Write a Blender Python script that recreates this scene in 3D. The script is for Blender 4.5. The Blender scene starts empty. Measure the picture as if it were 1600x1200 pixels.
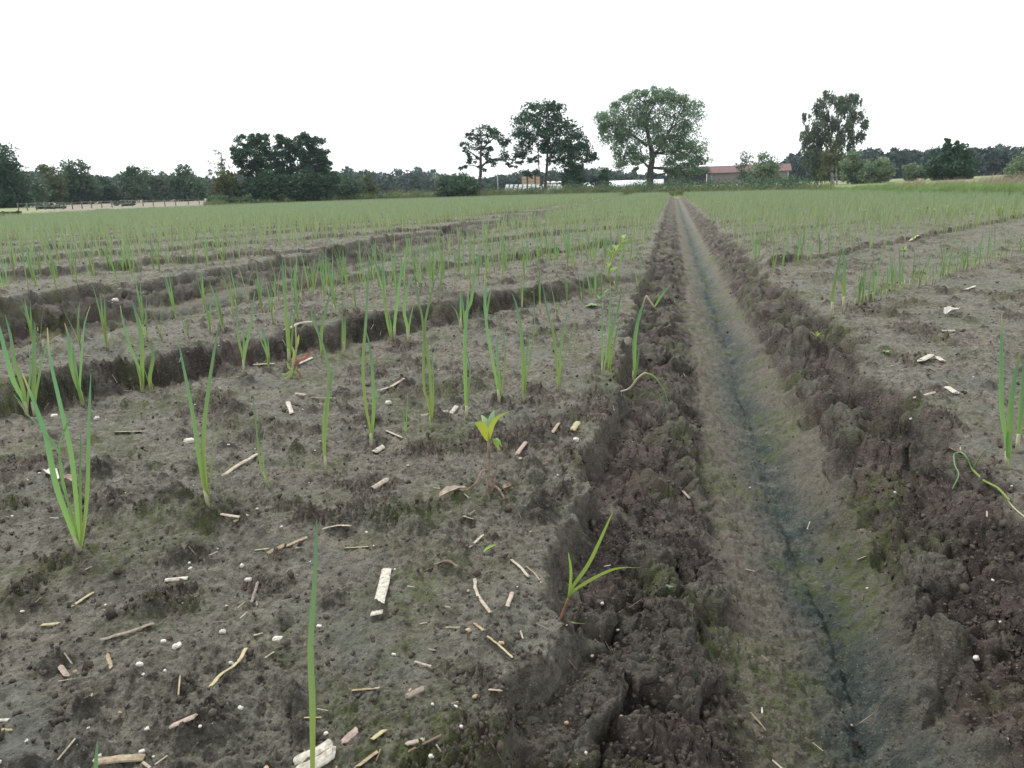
import bpy, math, random
import numpy as np
from math import sin, cos, radians, hypot, atan2, pi

# ------------------------------------------------------------------ camera, world, sun, exposure
scene = bpy.context.scene
COL = scene.collection
F = 1150.0; H = 0.55
YAW, PIT, ROL = radians(12.35), radians(14.7), radians(1.68)

cf = np.array([-sin(YAW)*cos(PIT), cos(YAW)*cos(PIT), -sin(PIT)])
_r = np.array([cos(YAW), sin(YAW), 0.0]); _u = np.cross(_r, cf)
cr = _r*cos(ROL) - _u*sin(ROL); cu = _r*sin(ROL) + _u*cos(ROL)
EYE = np.array([0, 0, H])

from mathutils import Matrix, Vector
cam_data = bpy.data.cameras.new('camera')
cam = bpy.data.objects.new('camera', cam_data); COL.objects.link(cam)
cam_data.sensor_width = 36.0
cam_data.lens = 36.0*F/1600.0
cam_data.clip_start = 0.02; cam_data.clip_end = 3000
cam_data.dof.use_dof = True
cam_data.dof.focus_distance = 1.75
cam_data.dof.aperture_fstop = 20.0
M = Matrix.Identity(4)
for i in range(3):
    M[i][0] = cr[i]; M[i][1] = cu[i]; M[i][2] = -cf[i]; M[i][3] = EYE[i]
cam.matrix_world = M
scene.camera = cam

SUN_EL, SUN_AZ = radians(50), radians(-55)      # azimuth from +Y, clockwise
world = bpy.data.worlds.new('World'); scene.world = world; world.use_nodes = True
wt = world.node_tree; wt.nodes.clear()
def wn(t): return wt.nodes.new(t)
w_out = wn('ShaderNodeOutputWorld'); w_bg = wn('ShaderNodeBackground'); w_sky = wn('ShaderNodeTexSky')
w_sky.sky_type = 'NISHITA'; w_sky.sun_disc = False
w_sky.sun_elevation = SUN_EL; w_sky.sun_rotation = SUN_AZ
w_mix = wn('ShaderNodeMix'); w_mix.data_type = 'RGBA'
w_tc = wn('ShaderNodeTexCoord'); w_no = wn('ShaderNodeTexNoise'); w_no.inputs['Scale'].default_value = 2.2
w_no.inputs['Detail'].default_value = 5
w_rp = wn('ShaderNodeValToRGB'); w_rp.color_ramp.elements[0].position = .3; w_rp.color_ramp.elements[1].position = .72
w_rp.color_ramp.elements[0].color = (.86, .86, .86, 1); w_rp.color_ramp.elements[1].color = (1, 1, 1, 1)
w_mix.inputs['B'].default_value = (12.0, 12.3, 12.4, 1)      # bright white cloud cover
wt.links.new(w_tc.outputs['Generated'], w_no.inputs['Vector'])
wt.links.new(w_no.outputs['Fac'], w_rp.inputs['Fac'])
wt.links.new(w_rp.outputs['Color'], w_mix.inputs['Factor'])
wt.links.new(w_sky.outputs['Color'], w_mix.inputs['A'])
wt.links.new(w_mix.outputs['Result'], w_bg.inputs['Color'])
w_bg.inputs['Strength'].default_value = 0.10
wt.links.new(w_bg.outputs['Background'], w_out.inputs['Surface'])

sun_d = bpy.data.lights.new('sun', 'SUN'); sun_d.energy = 2.6; sun_d.angle = radians(12); sun_d.color = (1, .97, .92)
sun = bpy.data.objects.new('sun', sun_d); COL.objects.link(sun)
sd = Vector((sin(SUN_AZ)*cos(SUN_EL), cos(SUN_AZ)*cos(SUN_EL), sin(SUN_EL)))
sun.rotation_euler = sd.to_track_quat('Z', 'Y').to_euler()

vs = scene.view_settings
vs.view_transform = 'Standard'; vs.look = 'None'; vs.exposure = 0.35; vs.gamma = 1.0; vs.use_curve_mapping = False
scene.render.engine = 'CYCLES'
scene.cycles.use_denoising = True
scene.cycles.denoising_prefilter = 'ACCURATE'
scene.cycles.denoising_input_passes = 'RGB_ALBEDO_NORMAL'
scene.cycles.max_bounces = 6; scene.cycles.transparent_max_bounces = 4
scene.cycles.diffuse_bounces = 2; scene.cycles.volume_bounces = 0

rng = np.random.default_rng(7)
random.seed(7)

# ------------------------------------------------------------------ projection helpers
def rays(P):
    P = np.atleast_2d(np.asarray(P, float))
    return cf*F + np.outer(P[:, 0]-800, cr) - np.outer(P[:, 1]-600, cu)
def at(px, py, z=0.0):
    d = rays((px, py))[0]; return EYE + d*((z-H)/d[2])
def on_plane(px, py, base):
    """point of the ray that lies in the upright plane through base facing the eye"""
    d = rays((px, py))[0]; n = np.array([base[0], base[1], 0.0]); n /= np.linalg.norm(n)
    return EYE + d*((base-EYE).dot(n)/d.dot(n))
def az_of(px, py=300):
    d = rays((px, py))[0]; return atan2(d[0], d[1])
def at_dist(px, py, D):
    d = rays((px, py))[0]; return EYE + d*(D/hypot(d[0], d[1]))

# ------------------------------------------------------------------ noise
def _h(ix, iy, seed):
    v = (ix.astype(np.int64)*374761393 + iy.astype(np.int64)*668265263 + seed*974711) & 0xffffffff
    v = ((v ^ (v >> 13))*1274126177) & 0xffffffff
    v = ((v ^ (v >> 16))*2246822519) & 0xffffffff
    return ((v ^ (v >> 15)) & 0xffffff)/float(0x1000000)
def vn(x, y, seed=0):
    ix = np.floor(x); iy = np.floor(y); fx = x-ix; fy = y-iy
    ix = ix.astype(np.int64); iy = iy.astype(np.int64)
    ux = fx*fx*fx*(fx*(fx*6-15)+10); uy = fy*fy*fy*(fy*(fy*6-15)+10)
    out = 0
    for dx in (0, 1):
        for dy in (0, 1):
            a = _h(ix+dx, iy+dy, seed)*2*pi
            g = np.cos(a)*(fx-dx) + np.sin(a)*(fy-dy)
            out = out + g*(ux if dx else 1-ux)*(uy if dy else 1-uy)
    return out*1.5
def fbm(x, y, oct=3, seed=0, gain=.5):
    s = 0; a = 1.0; t = 0
    for o in range(oct):
        s = s + a*vn(x, y, seed+o*17); t += a
        x = x*2.03 + 3.1; y = y*2.03 - 1.7; a *= gain
    return s
def ridged(x, y, oct=3, seed=0):
    s = 0; a = 1.0
    for o in range(oct):
        s = s + a*(1-2*np.abs(vn(x, y, seed+o*13))); a *= .5
        x = x*2.07 + 1.3; y = y*2.07 + 4.1
    return s/1.75
def worley(x, y, seed=0):
    ix = np.floor(x).astype(np.int64); iy = np.floor(y).astype(np.int64)
    f1 = np.full(x.shape, 9.0); f2 = np.full(x.shape, 9.0); cid = np.zeros(x.shape)
    for dx in (-1, 0, 1):
        for dy in (-1, 0, 1):
            cx = ix+dx; cy = iy+dy
            px = cx + _h(cx, cy, seed); py = cy + _h(cx, cy, seed+5)
            d = np.sqrt((px-x)**2 + (py-y)**2)
            c = _h(cx, cy, seed+9)
            near = d < f1
            f2 = np.where(near, f1, np.minimum(f2, d)); cid = np.where(near, c, cid); f1 = np.where(near, d, f1)
    return f1, f2, cid
def pegs(x, y, scale, prob, rmin, rmax, seed, pw=1.4):
    """scattered upright lumps: height factor 0..1 (times the lump's own size)"""
    X = x*scale; Y = y*scale
    ix = np.floor(X).astype(np.int64); iy = np.floor(Y).astype(np.int64)
    out = np.zeros(x.shape)
    for dx in (-1, 0, 1):
        for dy in (-1, 0, 1):
            cx = ix+dx; cy = iy+dy
            on = _h(cx, cy, seed+3) < prob
            px = cx + _h(cx, cy, seed); py = cy + _h(cx, cy, seed+1)
            q = _h(cx, cy, seed+2); r = (rmin + (rmax-rmin)*q*q)*scale
            d = np.sqrt((px-X)**2 + (py-Y)**2)/r
            out = np.maximum(out, np.where(on & (d < 1), (1-np.minimum(d, 1))**pw*(.35+.65*q), 0))
    return out
def sstep(a, b, x):
    t = np.clip((x-a)/(b-a), 0, 1); return t*t*(3-2*t)

# ------------------------------------------------------------------ the field's shape
ROWDIR_L, ROWDIR_R = radians(27.3), radians(32.5)
BANK0, PERIOD = -2.22, 1.62
def row_n(x, y):
    a = ROWDIR_L + (ROWDIR_R-ROWDIR_L)*sstep(-.15, .6, x)
    return x*np.cos(a) - y*np.sin(a)
# (azimuth, distance) of the far edge of the field
EDGE = np.array([(-1.4, 26), (az_of(0), 31), (az_of(330), 46), (az_of(560), 56), (az_of(760), 56), (az_of(1045), 47), (az_of(1240), 41), (az_of(1440), 25), (az_of(1600), 21), (1.2, 14)])
def edge_r(az): return np.interp(az, EDGE[:, 0], EDGE[:, 1])
# hand placed clods, as (px, py, radius, height)
CLODS = [(905, 1000, .035, .05), (1500, 1060, .07, .05), (1565, 1130, .08, .05), (1440, 1010, .035, .035), (1300, 745, .035, .03), (1360, 800, .05, .035), (1340, 760, .04, .03), (1030, 735, .04, .03), (1065, 715, .03, .03), (640, 830, .025, .018), (830, 745, .03, .022), (815, 660, .02, .02),
         (440, 970, .014, .016), (230, 955, .018, .016), (700, 890, .03, .018), (745, 605, .022, .03), (590, 965, .012, .02), (350, 640, .012, .014), (560, 670, .02, .014), (1450, 970, .06, .03), (1010, 1130, .035, .03), (960, 690, .03, .02),
         (1060, 660, .03, .02), (1420, 720, .03, .03), (1180, 400, .09, .04), (1210, 440, .08, .04), (1150, 360, .12, .05), (1190, 520, .06, .03), (1260, 540, .06, .04), (1450, 690, .05, .03), (870, 600, .012, .018), (600, 455, .03, .03)]
CL = np.array([[*at(a, b, -.05 if a > 860 and a < 1480 and b > 330 else 0)[:2], r, h] for a, b, r, h in CLODS] + [[*at(a, b, 0)[:2], .022, .010] for a, b in ((125, 861), (325, 790), (420, 762), (509, 737), (580, 696), (674, 668), (729, 653), (780, 628), (819, 627), (872, 608), (766, 772))])

def ground(x, y, masks=False):
    x = np.asarray(x, float); y = np.asarray(y, float)
    r = np.hypot(x, y)
    fine = np.clip(1.25 - r/26, 0, 1)
    n = row_n(x, y)
    # bed steps
    u = BANK0 - n + .07*fbm(x*1.7, y*1.7, 2, 41) + .05*fbm(x*6, y*6, 3, 43)
    k = np.floor(u/PERIOD); f = u/PERIOD - k
    amp = np.where(k < .5, .082, .040)*np.clip(1.2-r/60, .35, 1)*(1-.75*sstep(.3, 1.2, x))*np.where(k < .5, 1, .55+.75*sstep(-.35, .35, fbm(x*.9, y*.9, 2, 44)))
    step = np.where(u > 0, amp*(sstep(0, .065, f) - sstep(.2, .98, f)), 0)
    bankm = np.where(u > -.03, np.clip(1-np.abs(f-.03)/.055, 0, 1), 0)
    clear = 1-sstep(-.22, -.10, x)*(1-sstep(.58, .72, x))       # the wheel has pressed the steps flat
    clear = clear*(.35+.65*(1-sstep(-.75, -.15, x)*(1-sstep(.5, .6, x))))
    step = step*clear; bankm = bankm*clear
    z = step
    # surface of the beds
    m1 = fbm(x*2.3, y*2.3, 2, 1)
    crumb = sstep(.27, .55, fbm(x*2.9+5, y*2.9, 4, 11, .6) + .22*fbm(x*17, y*17, 3, 14))
    z = z + .012*m1 + .008*fbm(x*9, y*9, 3, 2)*fine
    z = z + fine*(.0045*fbm(x*34, y*34, 3, 3) + .0035*(1-crumb*.3)*ridged(x*14, y*14, 2, 4)*.5)
    wx1 = x+.010*fbm(x*45, y*45, 2, 5); wy1 = y+.010*fbm(x*45, y*45, 2, 6)
    patch = sstep(-.45, .5, fbm(x*3.1, y*3.1, 3, 25))
    bed_pegs = fine*(.034*pegs(wx1, wy1, 5.5, .40, .02, .050, 21, .9) + patch*.033*pegs(wx1, wy1, 14, .46, .009, .028, 22, 1.0) + patch*.016*pegs(wx1, wy1, 33, .45, .005, .014, 23, 1.0))
    rough = fine*(crumb*(.016*np.abs(fbm(x*60, y*60, 3, 12)) + .006*fbm(x*140, y*140, 2, 13)) + .0040*fbm(x*72, y*72, 4, 15, .62)*(.55+.75*patch))
    # wheel ruts: the near one and its twin
    rutw = np.zeros_like(x); wall = np.zeros_like(x); bot = np.zeros_like(x); cent = np.zeros_like(x); depth = np.zeros_like(x); sgn = np.zeros_like(x)
    for off, zb, sd, lift in ((0.0, -.165, 0, 0.0), (-2.83, -.075, 90, .085)):
        wob = .03*fbm(y*1.1+sd, y*0+3.3, 2, 31) + .045*fbm(y*4.3+sd, x*.8, 3, 32)*.8 + .022*fbm(y*13+sd, x*5, 3, 30)
        wobr = .04*fbm(y*1.0+sd, y*0+8.3, 2, 33) + .075*fbm(y*3.4+sd, x*.8, 3, 34)*.9 + .03*fbm(y*12+sd, x*5, 3, 29)
        X = x - off
        xl = -.165 + wob; bl = .125 + .02*fbm(y*2+sd, y*0, 2, 35)
        xr = .585 + .035*sstep(1.2, 2.4, y) + wobr; br = .375 - .03*(1-sstep(.8, 1.7, y)) + .02*fbm(y*2.2+sd, y*0+1, 2, 36)
        br = np.minimum(br, xr-.07)
        tl = np.clip((X-xl)/(bl-xl), 0, 1); tr = np.clip((xr-X)/(xr-br), 0, 1)
        # broken left wall: a crumbling drop, then slumped lumps down to the bottom
        sl = .47*sstep(0, .09, tl) + .18*sstep(.12, .5, tl) + .35*sstep(.5, 1, tl)
        sr = .30*sstep(0, .16, tr) + .34*sstep(.18, .66, tr) + .36*sstep(.68, .96, tr)
        D = np.minimum(sl, sr)
        inside = (X > xl) & (X < xr)
        qf = np.clip((X-.5*(bl+br))/(.5*(br-bl)), -1, 1)
        D = np.where(inside, D*(.80 + .20*(1-qf*qf)), 0)
        w = np.clip(1-np.abs(np.where(X < .25, tl, tr)-.5)/.5, 0, 1)*inside
        w = np.sqrt(w)
        depth = np.where(D > 0, zb*D, depth)
        if lift: depth = depth + np.where(X < .25, lift*(1-sl), 0)*np.clip(1.1-r/60, .4, 1)
        wall = np.maximum(wall, w)
        b = ((tl > .97) & (tr > .97) & inside)*1.0
        bt = sstep(.86, 1, tl)*sstep(.88, 1, tr)*inside
        bot = np.maximum(bot, bt)
        cx = .262 + .02*fbm(y*1.3+sd, y*0+2, 2, 37)
        dx = X-cx
        cent = np.where(inside, np.maximum(cent, np.exp(-((dx+.02*fbm(y*3, x*3, 2, 47))/.068)**2)*bt), cent)
        depth = depth + bt*(-.012*np.exp(-(dx/.075)**2) - .016*np.exp(-((dx+.010*fbm(y*7+sd, y*0+4, 3, 48))/.022)**2)*(.55+.8*fbm(y*6+sd, y*0+9, 3, 49)) - .010*np.exp(-((dx+.012*fbm(y*9+sd, y*0, 3, 38)))**2/.007**2)*sstep(-.1, .3, fbm(y*3.1+sd, y*0+7, 2, 39)))
        # smeared tread marks on the right-hand side
        lug = np.abs(((y*1.0 + (X-br)*1.1 + .03*fbm(x*6, y*6, 2, 40))/.19) % 1.0 - .5)*2
        rightm = np.where(inside & (X > .3), np.sqrt(np.clip(tr*(1-tr)*4, 0, 1)), 0)*sstep(1.2, 2.2, y)
        depth = depth + rightm*.052*(lug-.5)
        sgn = np.where(inside & (w > 0), np.where(X < .25, 1.0, -1.0), sgn)
    rutw = np.clip(-depth/.15, 0, 1)*(wall+bot > 0)
    xs = x + sgn*np.abs(depth)*1.1                   # distance along the wall's surface
    bedm = (1-np.clip(wall*1.3, 0, 1))*(1-bot)*(1-np.clip(rutw*4, 0, 1))
    lump = np.clip(np.maximum(wall, bankm*1.1), 0, 1.1)
    # fractured clods on walls and banks
    wx = xs + .022*fbm(xs*16, y*16, 2, 51); wy = y + .022*fbm(xs*16, y*16, 2, 52)
    f1, f2, cid = worley(wx*7, wy*5.6, 61)
    g1, g2, gid = worley(wx*24, wy*21, 62)
    crack = np.clip(1-(f2-f1)/.10, 0, 1); crack2 = np.clip(1-(g2-g1)/.14, 0, 1)
    blocks = (cid-.40)*.050*sstep(0, .30, f2-f1) - crack*.014
    blocks2 = (gid-.5)*.008*sstep(0, .25, g2-g1) - crack2*.003
    z = z + depth*(1-0) + bedm*(bed_pegs + rough)
    z = z + fine*lump*(blocks*np.clip(wall*1.6, 0, 1)*(r < 14) + blocks2 + .010*ridged(xs*13, y*11, 2, 53) + .010*fbm(xs*50, y*50, 4, 54, .65) + .008*np.abs(fbm(xs*28, y*24, 3, 59)) + .030*fbm(xs*7, y*6, 2, 55))
    z = z + fine*bot*(.0045*fbm(x*24, y*50, 3, 56) + .0036*fbm(x*75, y*75, 4, 57, .65))
    for a, b, rr, hh in CL:
        d = np.hypot(x-a, y-b)
        s = d < rr*1.6
        if s.any():
            dd = d[s]/rr*(1+.35*vn(x[s]/rr*1.3, y[s]/rr*1.3, 71))
            z[s] += hh*np.clip(1-dd**2.2, 0, 1)**.7*(1+.35*vn(x[s]/rr*2.5, y[s]/rr*2.5, 72))
    # the bed breaks up into lumps along the lip of the rut
    z = np.where(r < 12, z, z)
    if not masks: return z
    moss = sstep(.0, .6, fbm(x*4.1, y*4.1, 3, 81))
    return z, dict(peg=np.clip(bed_pegs/.009, 0, 1)*bedm, damp=bankm*sstep(-.15, .45, fbm(x*2.6, y*2.6, 3, 45)+.18*(k < .5))*(1-.75*sstep(.3, 1.2, x)), bank=np.clip(np.maximum(wall, bankm), 0, 1), crumb=crumb*bedm, sand=bot*(1-cent), algae=cent, moss=moss,
                   crackm=lump*np.maximum(crack*(r < 14), .35*crack2), frag=np.clip(wall*2, 0, 1)*(cid > .70)*sstep(.03, .12, f2-f1),
                   push=sgn*wall*fine*(.010*(gid-.5)*sstep(0, .25, g2-g1) + .045*(cid-.5)*sstep(0, .3, f2-f1) + .008*fbm(xs*40, y*40, 3, 58)))

def far_z(x, y):
    r = np.hypot(x, y); az = np.arctan2(x, y); e = edge_r(az)
    s = r-e
    z = -.35 + .42*sstep(-1.5, 1.0, s) + .10*sstep(0, 6, s)
    z = z + np.clip(s-3, 0, 60)/60*np.interp(az, [-1.0, az_of(0), az_of(330), az_of(560), az_of(1100), az_of(1600), 1], [.5, .5, .55, .45, .4, .5, .5])
    return z + np.clip(r-110, 0, 200)*.0012 + .05*fbm(x*.3, y*.3, 2, 91)*sstep(0, 4, s)
def base_z(x, y):
    """ground height under something at x, y, in the field or beyond it"""
    x = np.atleast_1d(np.asarray(x, float)); y = np.atleast_1d(np.asarray(y, float))
    r = np.hypot(x, y); e = edge_r(np.arctan2(x, y))
    return np.where(r < e-.6, ground(x, y), np.maximum(far_z(x, y), np.where(r < e+2, ground(x, y), -9)))
def hits(P):
    """where the rays through the pixels P first meet the field"""
    d = rays(P); N = len(d)
    t0 = (.12-H)/d[:, 2]; t1 = (-.28-H)/d[:, 2]
    s = np.linspace(0, 1, 220)[None, :]
    t = t0[:, None]*(1-s) + t1[:, None]*s
    X = d[:, 0:1]*t; Y = d[:, 1:2]*t; Z = H + d[:, 2:3]*t
    g = ground(X.ravel(), Y.ravel()).reshape(X.shape)
    i = np.argmax(Z < g, axis=1); i = np.maximum(i, 1)
    j = np.arange(N)
    a = (Z-g)[j, i-1]; b = (Z-g)[j, i]; w = np.clip(a/np.maximum(a-b, 1e-9), 0, 1)
    tt = t[j, i-1]*(1-w) + t[j, i]*w
    return EYE + d*tt[:, None]

# ------------------------------------------------------------------ mesh helpers
class MB:
    def __init__(self): self.v = []; self.q = []; self.t = []; self.a = []; self.n = 0
    def add(self, verts, quads=None, tris=None, att=0.0):
        verts = np.asarray(verts, float).reshape(-1, 3)
        self.v.append(verts)
        if quads is not None and len(quads): self.q.append(np.asarray(quads, np.int64).reshape(-1, 4)+self.n)
        if tris is not None and len(tris): self.t.append(np.asarray(tris, np.int64).reshape(-1, 3)+self.n)
        a = np.asarray(att, float)
        self.a.append(np.full(len(verts), float(a)) if a.ndim == 0 else a)
        self.n += len(verts)
    def build(self, name, mat, parent=None, origin=None, smooth=True, attname='tint'):
        v = np.concatenate(self.v) if self.v else np.zeros((0, 3))
        if origin is not None: v = v - np.asarray(origin)
        q = np.concatenate(self.q) if self.q else np.zeros((0, 4), np.int64)
        t = np.concatenate(self.t) if self.t else np.zeros((0, 3), np.int64)
        me = bpy.data.meshes.new(name)
        me.vertices.add(len(v)); me.vertices.foreach_set('co', v.ravel().astype(np.float32))
        nl = len(q)*4 + len(t)*3
        me.loops.add(nl); me.loops.foreach_set('vertex_index', np.concatenate([q.ravel(), t.ravel()]).astype(np.int32))
        me.polygons.add(len(q)+len(t))
        ls = np.concatenate([np.arange(len(q))*4, len(q)*4 + np.arange(len(t))*3]).astype(np.int32)
        me.polygons.foreach_set('loop_start', ls)
        try: me.polygons.foreach_set('loop_total', np.concatenate([np.full(len(q), 4), np.full(len(t), 3)]).astype(np.int32))
        except Exception: pass
        me.polygons.foreach_set('use_smooth', np.full(len(q)+len(t), smooth))
        at_ = me.attributes.new(attname, 'FLOAT', 'POINT')
        at_.data.foreach_set('value', np.concatenate(self.a).astype(np.float32))
        me.materials.append(mat)
        me.update(calc_edges=True); me.validate()
        o = bpy.data.objects.new(name, me); COL.objects.link(o)
        if origin is not None and parent is None: o.location = origin
        if parent is not None: o.parent = parent
        return o
def tag(o, label=None, cat=None, group=None, kind=None):
    if label: o['label'] = label
    if cat: o['category'] = cat
    if group: o['group'] = group
    if kind: o['kind'] = kind
    return o
def empty(name, loc, label, cat, group=None):
    o = bpy.data.objects.new(name, None); COL.objects.link(o); o.location = loc
    return tag(o, label, cat, group)
def unit(v): v = np.asarray(v, float); return v/max(np.linalg.norm(v), 1e-9)
def bez(P, n):
    """smooth curve through the points P, n samples"""
    P = np.asarray(P, float)
    if len(P) == 2: return P[0] + np.linspace(0, 1, n)[:, None]*(P[1]-P[0])
    d = np.concatenate([[0], np.cumsum(np.linalg.norm(np.diff(P, axis=0), axis=1))]); d /= d[-1]
    Q = np.vstack([2*P[0]-P[1], P, 2*P[-1]-P[-2]])
    out = []
    for s in np.linspace(0, 1, n):
        i = min(max(np.searchsorted(d, s, 'right')-1, 0), len(P)-2)
        t = (s-d[i])/max(d[i+1]-d[i], 1e-9)
        p0, p1, p2, p3 = Q[i], Q[i+1], Q[i+2], Q[i+3]
        out.append(.5*((2*p1) + (-p0+p2)*t + (2*p0-5*p1+4*p2-p3)*t*t + (-p0+3*p1-3*p2+p3)*t**3))
    return np.array(out)
def strip(mb, path, width, side, fold=.35, att=(0, 1)):
    """a leaf: folded ribbon along path"""
    n = len(path)
    tan = np.gradient(path, axis=0); tan /= np.maximum(np.linalg.norm(tan, axis=1)[:, None], 1e-9)
    s = np.asarray(side, float)[None, :] - (tan@np.asarray(side, float))[:, None]*tan
    s /= np.maximum(np.linalg.norm(s, axis=1)[:, None], 1e-6)
    nr = np.cross(tan, s)
    w = np.asarray(width)[:, None]
    L = path - s*w*.5 + nr*w*fold*.5; R_ = path + s*w*.5 + nr*w*fold*.5
    v = np.stack([L, path, R_], 1).reshape(-1, 3)
    i = np.arange(n-1)*3
    q = np.concatenate([np.stack([i, i+1, i+4, i+3], 1), np.stack([i+1, i+2, i+5, i+4], 1)])
    mb.add(v, q, att=np.repeat(np.linspace(att[0], att[1], n), 3))
def tube(mb, path, rad, k=6, att=0.0, cap=True):
    path = np.asarray(path, float); n = len(path); rad = np.broadcast_to(np.asarray(rad, float), (n,))
    tan = np.gradient(path, axis=0); tan /= np.maximum(np.linalg.norm(tan, axis=1)[:, None], 1e-9)
    ref = np.array([0, 0, 1.0]) if abs(tan[0][2]) < .9 else np.array([1.0, 0, 0])
    a = np.cross(tan, ref); a /= np.maximum(np.linalg.norm(a, axis=1)[:, None], 1e-9); b = np.cross(tan, a)
    th = np.linspace(0, 2*pi, k, endpoint=False)
    v = path[:, None, :] + rad[:, None, None]*(a[:, None, :]*np.cos(th)[None, :, None] + b[:, None, :]*np.sin(th)[None, :, None])
    i, j = np.meshgrid(np.arange(n-1), np.arange(k), indexing='ij'); j2 = (j+1) % k
    q = np.stack([i*k+j, i*k+j2, (i+1)*k+j2, (i+1)*k+j], -1).reshape(-1, 4)
    V = v.reshape(-1, 3); t = None
    if cap:
        V = np.vstack([V, path[0], path[-1]]); c0 = n*k; jj = np.arange(k)
        t = np.concatenate([np.stack([np.full(k, c0), (jj+1) % k, jj], 1), np.stack([np.full(k, c0+1), (n-1)*k+jj, (n-1)*k+(jj+1) % k], 1)])
    if np.ndim(att): A = np.repeat(np.asarray(att), k); A = np.concatenate([A, [att[0], att[-1]]]) if cap else A
    else: A = att
    mb.add(V, q, t, att=A)
def box(mb, c, sx, sy, sz, rz=0.0, att=0.0, taper=1.0):
    """box standing on c, top scaled by taper"""
    pts = []
    for z, k in ((0, 1.0), (sz, taper)):
        for x, y in ((-1, -1), (1, -1), (1, 1), (-1, 1)):
            X, Y = x*sx/2*k, y*sy/2*k
            pts.append((c[0]+X*cos(rz)-Y*sin(rz), c[1]+X*sin(rz)+Y*cos(rz), c[2]+z))
    mb.add(pts, [(3, 2, 1, 0), (4, 5, 6, 7), (0, 1, 5, 4), (1, 2, 6, 5), (2, 3, 7, 6), (3, 0, 4, 7)], att=att)

# ------------------------------------------------------------------ materials
def mat(name):
    m = bpy.data.materials.new(name); m.use_nodes = True
    nt = m.node_tree; b = nt.nodes['Principled BSDF']
    return m, nt, b
def N(nt, t, **kw):
    n = nt.nodes.new(t)
    for k, v in kw.items():
        if k.startswith('_'): setattr(n, k[1:], v)
        else: n.inputs[k].default_value = v
    return n
def mixc(nt, fac, a, b):
    m = N(nt, 'ShaderNodeMix', _data_type='RGBA')
    for s, v in (('Factor', fac), ('A', a), ('B', b)):
        if isinstance(v, (tuple, list)): m.inputs[s].default_value = (*v, 1) if len(v) == 3 else v
        elif isinstance(v, (int, float)): m.inputs[s].default_value = v
        else: nt.links.new(v, m.inputs[s])
    return m.outputs['Result']
def ramp(nt, src, lo, hi):
    m = N(nt, 'ShaderNodeMapRange'); m.inputs['From Min'].default_value = lo; m.inputs['From Max'].default_value = hi
    nt.links.new(src, m.inputs['Value']); return m.outputs['Result']
def mul(nt, a, b):
    m = N(nt, 'ShaderNodeMath', _operation='MULTIPLY')
    for i, v in enumerate((a, b)):
        if isinstance(v, (int, float)): m.inputs[i].default_value = v
        else: nt.links.new(v, m.inputs[i])
    return m.outputs[0]
def noise(nt, vec, scale, detail=4, rough=.55):
    n = N(nt, 'ShaderNodeTexNoise', Scale=scale, Detail=detail, Roughness=rough); nt.links.new(vec, n.inputs['Vector']); return n.outputs['Fac']
def attr(nt, name):
    return N(nt, 'ShaderNodeAttribute', _attribute_name=name).outputs['Fac']

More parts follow.
